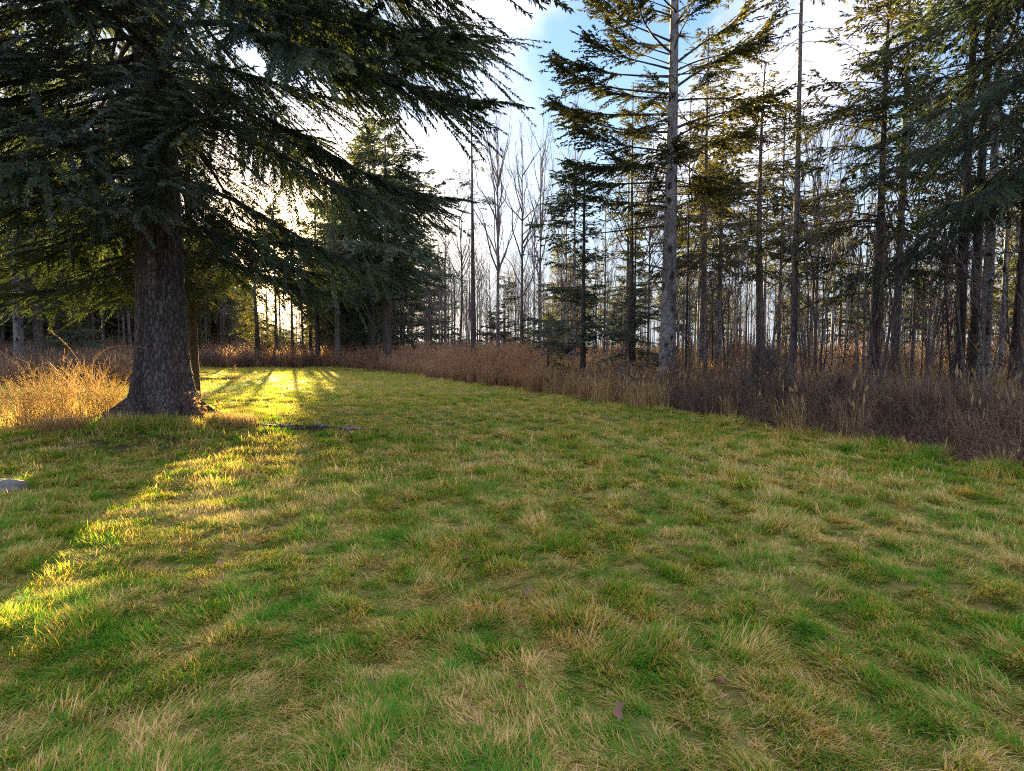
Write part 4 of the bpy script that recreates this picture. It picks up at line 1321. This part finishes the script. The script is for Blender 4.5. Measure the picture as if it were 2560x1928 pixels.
    grove(shrub, 7, (2.5, 14), (6.5, 18), 0.5, 'shrub', 'leafless many-stemmed shrub in the thicket along the lawn', 'leafless shrubs in the right thicket', lambda x, y: lawn_sd(np.array([x]), np.array([y]))[0] > -4.5, 0.5, 0.85)
    # woods on the right
    grove(tall, 17, (3, 50), (25, 62), 2.0, 'conifer', 'slim trunked conifer standing deep in the woods at the right', 'conifers deep in the right woods', lambda x, y: x > 0.10 * y)
    grove(bare, 36, (2, 55), (22, 66), 1.0, 'bare_tree', 'thin leafless tree among the trunks of the right woods', 'leafless trees in the right woods', lambda x, y: x > 0.085 * y)
    # the open gap in the middle
    grove(bare, 34, (-9, 9), (30, 80), 1.4, 'bare_tree', 'thin leafless tree in the pale gap at the middle of the woods', 'leafless trees in the middle gap', lambda x, y: -0.12 < x / y < 0.10)
    grove(low, 10, (-9, 9), (42, 80), 2.0, 'young_spruce', 'low young spruce far back in the middle gap', 'young spruces far in the middle gap', lambda x, y: -0.12 < x / y < 0.10, 0.8, 1.3)
    # dark conifers behind the end of the lawn, right of the sun
    grove(dense, 20, (-40, -3), (45, 90), 2.6, 'spruce_tree', 'dark dense spruce in the woods behind the far end of the lawn', 'dark spruces behind the lawn',
          lambda x, y: corr(x, y) and -0.36 < x / y < -0.215)
    grove(low, 11, (-40, -3), (44, 70), 1.8, 'young_spruce', 'low young spruce at the wood edge behind the lawn', 'young spruces behind the lawn', lambda x, y: -0.45 < x / y < -0.2 and corr(x, y))
    grove(bare, 30, (-40, -4), (43, 80), 1.2, 'bare_tree', 'thin grey leafless tree behind the far end of the lawn', 'leafless trees behind the lawn', lambda x, y: -0.45 < x / y < -0.085 and not (-5 < sun_u(x, y) < 0.8))
    # woods at the left
    grove(dense, 26, (-80, -15), (28, 90), 2.6, 'spruce_tree', 'dark dense spruce in the woods at the far left', 'dark spruces at the left', lambda x, y: corr(x, y) and x / y < -0.42)
    grove(tall, 22, (-70, -14), (25, 70), 2.0, 'conifer', 'slim trunked conifer in the woods at the far left', 'conifers in the left woods', lambda x, y: corr(x, y) and x / y < -0.42)
    grove(bare, 30, (-70, -14), (25, 75), 1.2, 'bare_tree', 'thin leafless tree in the woods at the far left', 'leafless trees in the left woods', lambda x, y: x / y < -0.42 and sun_u(x, y) < -5.2)
    grove(bare, 16, (-34, -16), (52, 90), 1.2, 'bare_tree', 'thin leafless tree far back below the sun', 'leafless trees below the sun', lambda x, y: -7 < sun_u(x, y) < 4, 0.4, 0.6)
    grove(low, 12, (-45, -20), (78, 110), 1.8, 'young_spruce', 'low young spruce far back below the sun', 'young spruces below the sun', lambda x, y: -7 < sun_u(x, y) < 4)
    # the mass of the woods beyond
    n = 1450
    x, y = r.uniform(-150, 140, n), r.uniform(62, 150, n)
    u = x * math.cos(SUN_AZ) + y * math.sin(SUN_AZ)
    rat = x / y
    k = (np.abs(x) < 0.9 * y + 8)
    kind = np.where(r.uniform(0, 1, n) < np.where((rat > -0.21) & (rat < 0.1), 0.05, np.where(rat < -0.09, 0.7, 0.07)), r.integers(0, 3, n), r.integers(3, 7, n))
    k &= ~((kind < 3) & (u > -7.8) & (u < 4.0))
    k &= ~((u > -5.2) & (u < 1.0) & (r.uniform(0, 1, n) < 0.8))
    x, y, kind = x[k], y[k], kind[k]
    protos = []
    for i, (a, b) in enumerate(dense + bare[:4]):
        protos.append(join_meshes('far_tree', a, b))
    m = len(x)
    s = r.uniform(0.75, 1.15, m)
    scatter('distant_woods', np.stack([x, y, ground_h(x, y)], 1), np.stack([np.zeros(m), np.zeros(m), r.uniform(0, 6.28, m)], 1), np.stack([s, s, s], 1), kind, protos,
            'mass of grey trunks and dark crowns of the woods in the far distance', 'woods')


def join_meshes(name, a, b):
    """One mesh out of a trunk and a crown, for the far-off woods."""
    g = Geo()
    mats, mi = [], []
    for me in (a, b):
        co = np.zeros(len(me.vertices) * 3, np.float32)
        me.vertices.foreach_get('co', co)
        li = np.zeros(len(me.loops), np.int32)
        me.loops.foreach_get('vertex_index', li)
        tn = np.zeros(len(me.vertices) * 4, np.float32)
        me.attributes['tint'].data.foreach_get('color', tn)
        mat = np.zeros(len(me.polygons), np.int32)
        me.polygons.foreach_get('material_index', mat)
        tot = np.zeros(len(me.polygons), np.int32)
        me.polygons.foreach_get('loop_total', tot)
        assert (tot == 4).all()
        base = len(mats)
        mats += list(me.materials)
        g.add(co.reshape(-1, 3), li.reshape(-1, 4), tn.reshape(-1, 4)[:, :3])
        mi.append(mat + base)
    me = g.mesh(name, mats)
    me.polygons.foreach_set('material_index', np.concatenate(mi).astype(np.int32))
    return me


build_woods()


# ------------------------------------------------------------------ small things on and beside the lawn
def blade_patch(seed, n, rx, ry, h0, h1, mat, w, lean=0.5, spread=3.0, bend=0.9, az=0.0):
    r = rs(seed)
    a, q = r.uniform(0, 6.28, n), np.sqrt(r.uniform(0, 1, n))
    P = np.stack([rx * q * np.cos(a), ry * q * np.sin(a), np.full(n, -0.02)], 1)
    g = Geo()
    blades(g, P, az + r.normal(0, spread, n), r.uniform(h0, h1, n) * (1.15 - 0.5 * q), r.uniform(0.05, lean, n), r.uniform(0.3, 1, n) * bend, w * r.uniform(0.6, 1.3, n), r.uniform(0, 1, n), 3)
    return g


def on_ground(o, parent=None):
    return o


def lump(seed, rx, ry, rz, mat, name, n=26, rough=0.25, flat=1.0):
    r = rs(seed)
    g = Geo()
    th, ph = np.meshgrid(np.linspace(0, 2 * np.pi, n, endpoint=False), np.linspace(0, np.pi, n // 2))
    x, y, z = np.sin(ph) * np.cos(th), np.sin(ph) * np.sin(th), np.cos(ph)
    d = 1 + rough * (fbm(x * 1.6 + 5 + seed, y * 1.6 + z * 1.9, seed, 4) - 0.5) * 2
    V = np.stack([x * d * rx, y * d * ry, np.sign(z) * np.abs(z) ** flat * d * rz], -1)
    idx = np.arange(th.size).reshape(th.shape)
    a, b = idx[:-1], idx[1:]
    g.add(V, np.stack([a, b, np.roll(b, -1, 1), np.roll(a, -1, 1)], -1).reshape(-1, 4))
    return g.mesh(name, mat)


def build_details():
    r = rs(1000)
    # golden weeds left of the big trunk
    x, y = -7.75, 10.75
    t = thing('dry_weed_clump', (x, y, gh(x, y)), 'big clump of golden dry weeds left of the huge spruce trunk', 'weeds')
    g = Geo()
    for cx, cy_, n, rad, h in ((-0.35, 0.0, 110, 0.45, 1.2), (0.25, 0.05, 120, 0.5, 1.3), (0.75, 0.1, 70, 0.38, 1.05), (-0.75, -0.1, 80, 0.4, 1.0)):
        g2 = Geo()
        stems(g2, r, n, rad, 0.45 * h, h, 0.26, 0.0042, 10, 0.20, 3, 0.45)
        for v, f, q in zip(g2.V, g2.F, g2.T):
            pass
        off = np.array([cx, cy_, 0])
        g.V += [v + off for v in g2.V]
        g.T += g2.T
        g.F += [f + g.n for f in g2.F]
        g.n += g2.n
    tag(obj('stem', g.mesh('stem', M['gold_weed']), t), kind='stuff')
    tag(obj('grass', blade_patch(1001, 2600, 1.05, 0.5, 0.15, 0.6, M['dry_grass'], 0.006, 0.35).mesh('grass', M['gold_weed']), t), kind='stuff')
    # tussocks round the foot of the trunk
    for (u, yy, rx, ry, h, mat, lab, n) in ((62, 9.9, 0.42, 0.3, 0.42, 'dry_grass', 'rust brown mound of fine dead grass in front of the golden weeds', 2600),
                                            (118, 9.75, 0.5, 0.3, 0.42, 'lawn', 'long green grass tussock at the front left foot of the huge trunk', 1700),
                                            (163, 9.9, 0.6, 0.28, 0.36, 'lawn', 'long green grass tussock at the front foot of the huge trunk', 1900),
                                            (222, 10.6, 0.6, 0.35, 0.34, 'dry_grass', 'straw coloured grass tussock right of the huge trunk', 1900),
                                            (22, 6.12, 0.5, 0.16, 0.2, 'lawn', 'low grass tuft before the field stone at the left border', 700),
                                            (1002, 7.3, 0.35, 0.25, 0.4, 'lawn', 'arching green grass tussock at the foot of the right thicket', 900)):
        xx = at(u, yy)
        o = obj('grass_tussock', blade_patch(int(u) + 1100, n, rx, ry, 0.45 * h, h, M[mat], 0.006, 0.7).mesh('grass_tussock', M[mat]), None, (xx, yy, gh(xx, yy)))
        tag(o, lab, 'grass tussock', 'grass tussocks')
    # arching bramble canes
    for (pts, lab) in (([(-7.0, 10.4, 0.0), (-7.12, 10.4, 0.7), (-7.25, 10.4, 1.1), (-7.5, 10.4, 1.42), (-7.75, 10.4, 1.62)], 'tall pale bramble cane leaning left above the golden weeds'),
                       ([(-7.1, 10.3, 0.0), (-7.06, 10.3, 0.75), (-6.95, 10.3, 1.12), (-6.7, 10.3, 1.34), (-6.25, 10.3, 1.36), (-5.95, 10.3, 1.27)], 'arching golden bramble cane bending over to the huge trunk')):
        P = np.array(pts)
        tt = np.linspace(0, len(P) - 1, 22)
        i0 = np.minimum(tt.astype(int), len(P) - 2)
        f = (tt - i0)[:, None]
        Q = P[i0] * (1 - f) + P[i0 + 1] * f
        for _ in range(3):
            Q[1:-1] = (Q[:-2] + 2 * Q[1:-1] + Q[2:]) / 4
        Q = Q - P[0] + np.array([0, 0, 0])
        g = Geo()
        tubes(g, Q, np.linspace(0.0048, 0.0026, 22), 5, (0.7, 0.7, 0.7))
        k = r.integers(4, 22, 40)
        tubes(g, Q[k][:, None] + (nrm(r.normal(0, 1, (40, 3))) * 0.035)[:, None] * np.linspace(0, 1, 2)[None, :, None], np.tile(np.array([0.004, 0.001]), (40, 1)), 3, (0.6, 0.6, 0.6))
        o = obj('bramble_cane', g.mesh('bramble_cane', M['dry_grass']), None, (P[0][0], P[0][1], gh(P[0][0], P[0][1]) - 0.02))
        tag(o, lab, 'bramble cane', 'bramble canes beside the huge trunk')
    # withered plants: at the trunk's right foot and out on the lawn
    for (u, yy, h, n, lab) in ((196, 10.55, 0.62, 5, 'withered plant with curled brown leaves at the right foot of the huge trunk'), (234, 24.0, 0.85, 2, 'lone withered stalk standing on the sunlit far lawn'),
                               (215, 10.9, 0.55, 2, 'thin dead stalk right of the withered plant')):
        xx = at(u, yy)
        t = thing('dead_weed', (xx, yy, gh(xx, yy)), lab, 'weed', 'withered weeds')
        g, gl = Geo(), Geo()
        P = stems(g, r, n, 0.06, 0.75 * h, h, 0.12, 0.006, 3, 0.12, 4, 0.2)
        m = n * 9
        b, k = r.integers(0, n, m), r.integers(2, 6, m)
        kites(gl, P[b, k], r.normal(0, 0.6, (m, 3)) + np.array([0, 0, -0.3]), r.uniform(0.05, 0.11, m), r.uniform(0.025, 0.045, m), r, True, r.uniform(0, 1, (m, 1)) * np.ones((1, 3)))
        obj('stem', g.mesh('stem', M['dry_grass']), t)
        tag(obj('leaves', gl.mesh('leaves', M['red_grass']), t), kind='stuff')
    # stone at the left border
    xx, yy = -5.42, 6.36
    tag(obj('stone', lump(3, 0.32, 0.2, 0.13, M['rock'], 'stone', 46, 0.30, 0.75), None, (xx, yy, gh(xx, yy) - 0.01), (0.05, -0.06, 0.2)), 'flat grey field stone half sunk in the grass at the left border', 'stone')
    # bare earth strip with bits of bark
    g = Geo()
    nx, ny = 90, 26
    X, Y = np.meshgrid(np.linspace(-1.55, 1.55, nx), np.linspace(-0.42, 0.42, ny), indexing='ij')
    wx, wy = X + SOIL[0], Y + SOIL[1]
    e = 1 - sstep(0.5, 1.0, np.hypot(X / 1.5, Y / 0.40) + 0.5 * (fbm(wx * 3, wy * 3, 44, 3) - 0.5))
    Z = ground_h(wx.ravel(), wy.ravel()).reshape(wx.shape) - 0.05 + e * (0.06 + 0.09 * (fbm(wx * 4, wy * 7, 45, 3) - 0.3))
    idx = np.arange(nx * ny).reshape(nx, ny)
    F = np.stack([idx[:-1, :-1], idx[1:, :-1], idx[1:, 1:], idx[:-1, 1:]], -1).reshape(-1, 4)
    g.add(np.stack([wx, wy, Z], -1), F, (0, 1, 0))
    tag(obj('bare_earth', g.mesh('bare_earth', M['ground'])), 'dark strip of churned bare earth in the lawn right of the huge spruce', 'earth', None, 'structure')
    for (dx, dy, L, w, a, lab) in ((0.62, -0.12, 0.42, 0.10, 0.1, 'pale flat slab of bark at the right end of the bare earth'), (0.1, -0.05, 0.34, 0.06, -0.2, 'dark bark strip in the middle of the bare earth'),
                                   (-0.5, -0.15, 0.28, 0.05, 0.25, 'short bark scrap at the left part of the bare earth')):
        px_, py_ = SOIL[0] + dx, SOIL[1] + dy
        o = obj('bark_piece', lump(int(L * 100), L * 0.5, w * 0.5, 0.022, M['bark_mid'], 'bark_piece', 18, 0.35, 0.6), None, (px_, py_, gh(px_, py_) + 0.075), (0.12, 0.05, a))
        tag(o, lab, 'bark piece', 'bark pieces on the bare earth')
    for (u, yy, s, lab) in ((205, 27, 1.0, 'left low dark earth mound on the sunlit far lawn'), (229, 27.5, 0.8, 'right low dark earth mound on the sunlit far lawn')):
        xx = at(u, yy)
        o = obj('earth_mound', lump(int(u), 0.55 * s, 0.4 * s, 0.16 * s, M['ground'], 'earth_mound', 26, 0.3), None, (xx, yy, gh(xx, yy)))
        tag(o, lab, 'earth mound', 'earth mounds on the far lawn')
    # young oaks that kept their orange leaves
    for (u, yy, s, lab) in ((856, 21, 1.0, 'small sapling holding rust red leaves left of the dense olive spruce'), (966, 15.6, 0.9, 'small sapling with orange leaves beside the dark paired trunks'), (1020, 17, 1.1, 'rust leaved sapling at the right border'),
                            (740, 24, 0.8, 'rust red leaved sapling between the pale trunks')):
        xx = at(u, yy)
        t = thing('leafy_sapling', (xx, yy, gh(xx, yy)), lab, 'sapling', 'saplings with rust coloured leaves')
        g, gl = Geo(), Geo()
        P = stems(g, r, 5, 0.25, 1.4 * s, 2.6 * s, 0.25, 0.011, 8, 0.6, 4, 0.3)
        m = 190
        b, k = r.integers(0, 5, m), r.integers(2, 6, m)
        kites(gl, P[b, k] + r.normal(0, 0.22, (m, 3)), r.normal(0, 0.5, (m, 3)) + np.array([0, 0, -0.4]), r.uniform(0.07, 0.14, m), r.uniform(0.04, 0.07, m), r, True, r.uniform(0, 1, (m, 1)) * np.ones((1, 3)))
        obj('stem', g.mesh('stem', M['twig']), t)
        tag(obj('leaves', gl.mesh('leaves', M['orange_leaf']), t), kind='stuff')
    # fallen leaves on the lawn
    first = None
    for i in range(30):
        yy = r.uniform(2.2, 9.5)
        xx = r.uniform(-0.75, 0.75) * yy
        zz = gh(xx, yy) + 0.05
        if first is None:
            g = Geo()
            th = np.linspace(0, 2 * np.pi, 14, endpoint=False)
            rr = 0.035 * (1 + 0.28 * np.cos(5 * th))
            V = np.stack([rr * np.cos(th) * 1.35, rr * np.sin(th), 0.012 * np.cos(2 * th) + 0.006 * np.sin(3 * th)], 1)
            g.add(np.concatenate([V, [[0, 0, 0]]]), np.stack([np.arange(14), np.roll(np.arange(14), -1), np.full(14, 14)], 1), (0.3, 0, 0))
            first = tag(obj('fallen_leaf', g.mesh('fallen_leaf', M['red_grass'])), 'curled brown leaf lying on the mown grass', 'leaf', 'fallen leaves on the lawn')
            o = first
        else:
            o = first.copy()
            C.objects.link(o)
        o.location = (xx, yy, zz)
        o.rotation_euler = (r.normal(0, 0.5), r.normal(0, 0.5), r.uniform(0, 6.28))
        k = r.uniform(0.4, 0.85)
        o.scale = (k, k, k)

    first = None
    for i in range(16):
        yy = r.uniform(3.2, 11.0)
        xx = r.uniform(-0.8, 0.6) * yy
        if first is None:
            g = Geo()
            t = np.linspace(0, 1, 7)
            P = np.stack([(t - 0.5) * 0.22, 0.012 * np.sin(t * 7), 0.008 * np.cos(t * 5)], 1)
            tubes(g, P, 0.0045 * (1.2 - 0.7 * t), 5)
            tubes(g, np.stack([P[3], P[3] + [0.04, 0.04, 0.01], P[3] + [0.075, 0.055, 0.006]]), np.array([0.003, 0.0025, 0.0015]), 4)
            first = o = tag(obj('fallen_twig', g.mesh('fallen_twig', M['bark_dark'])), 'short dark twig dropped on the mown grass', 'twig', 'fallen twigs on the lawn')
        else:
            o = first.copy()
            C.objects.link(o)
        o.location = (xx, yy, gh(xx, yy) + 0.05)
        o.rotation_euler = (r.normal(0, 0.3), r.normal(0, 0.2), r.uniform(0, 6.28))
        k = r.uniform(0.4, 0.95)
        o.scale = (k, k, k)


build_details()
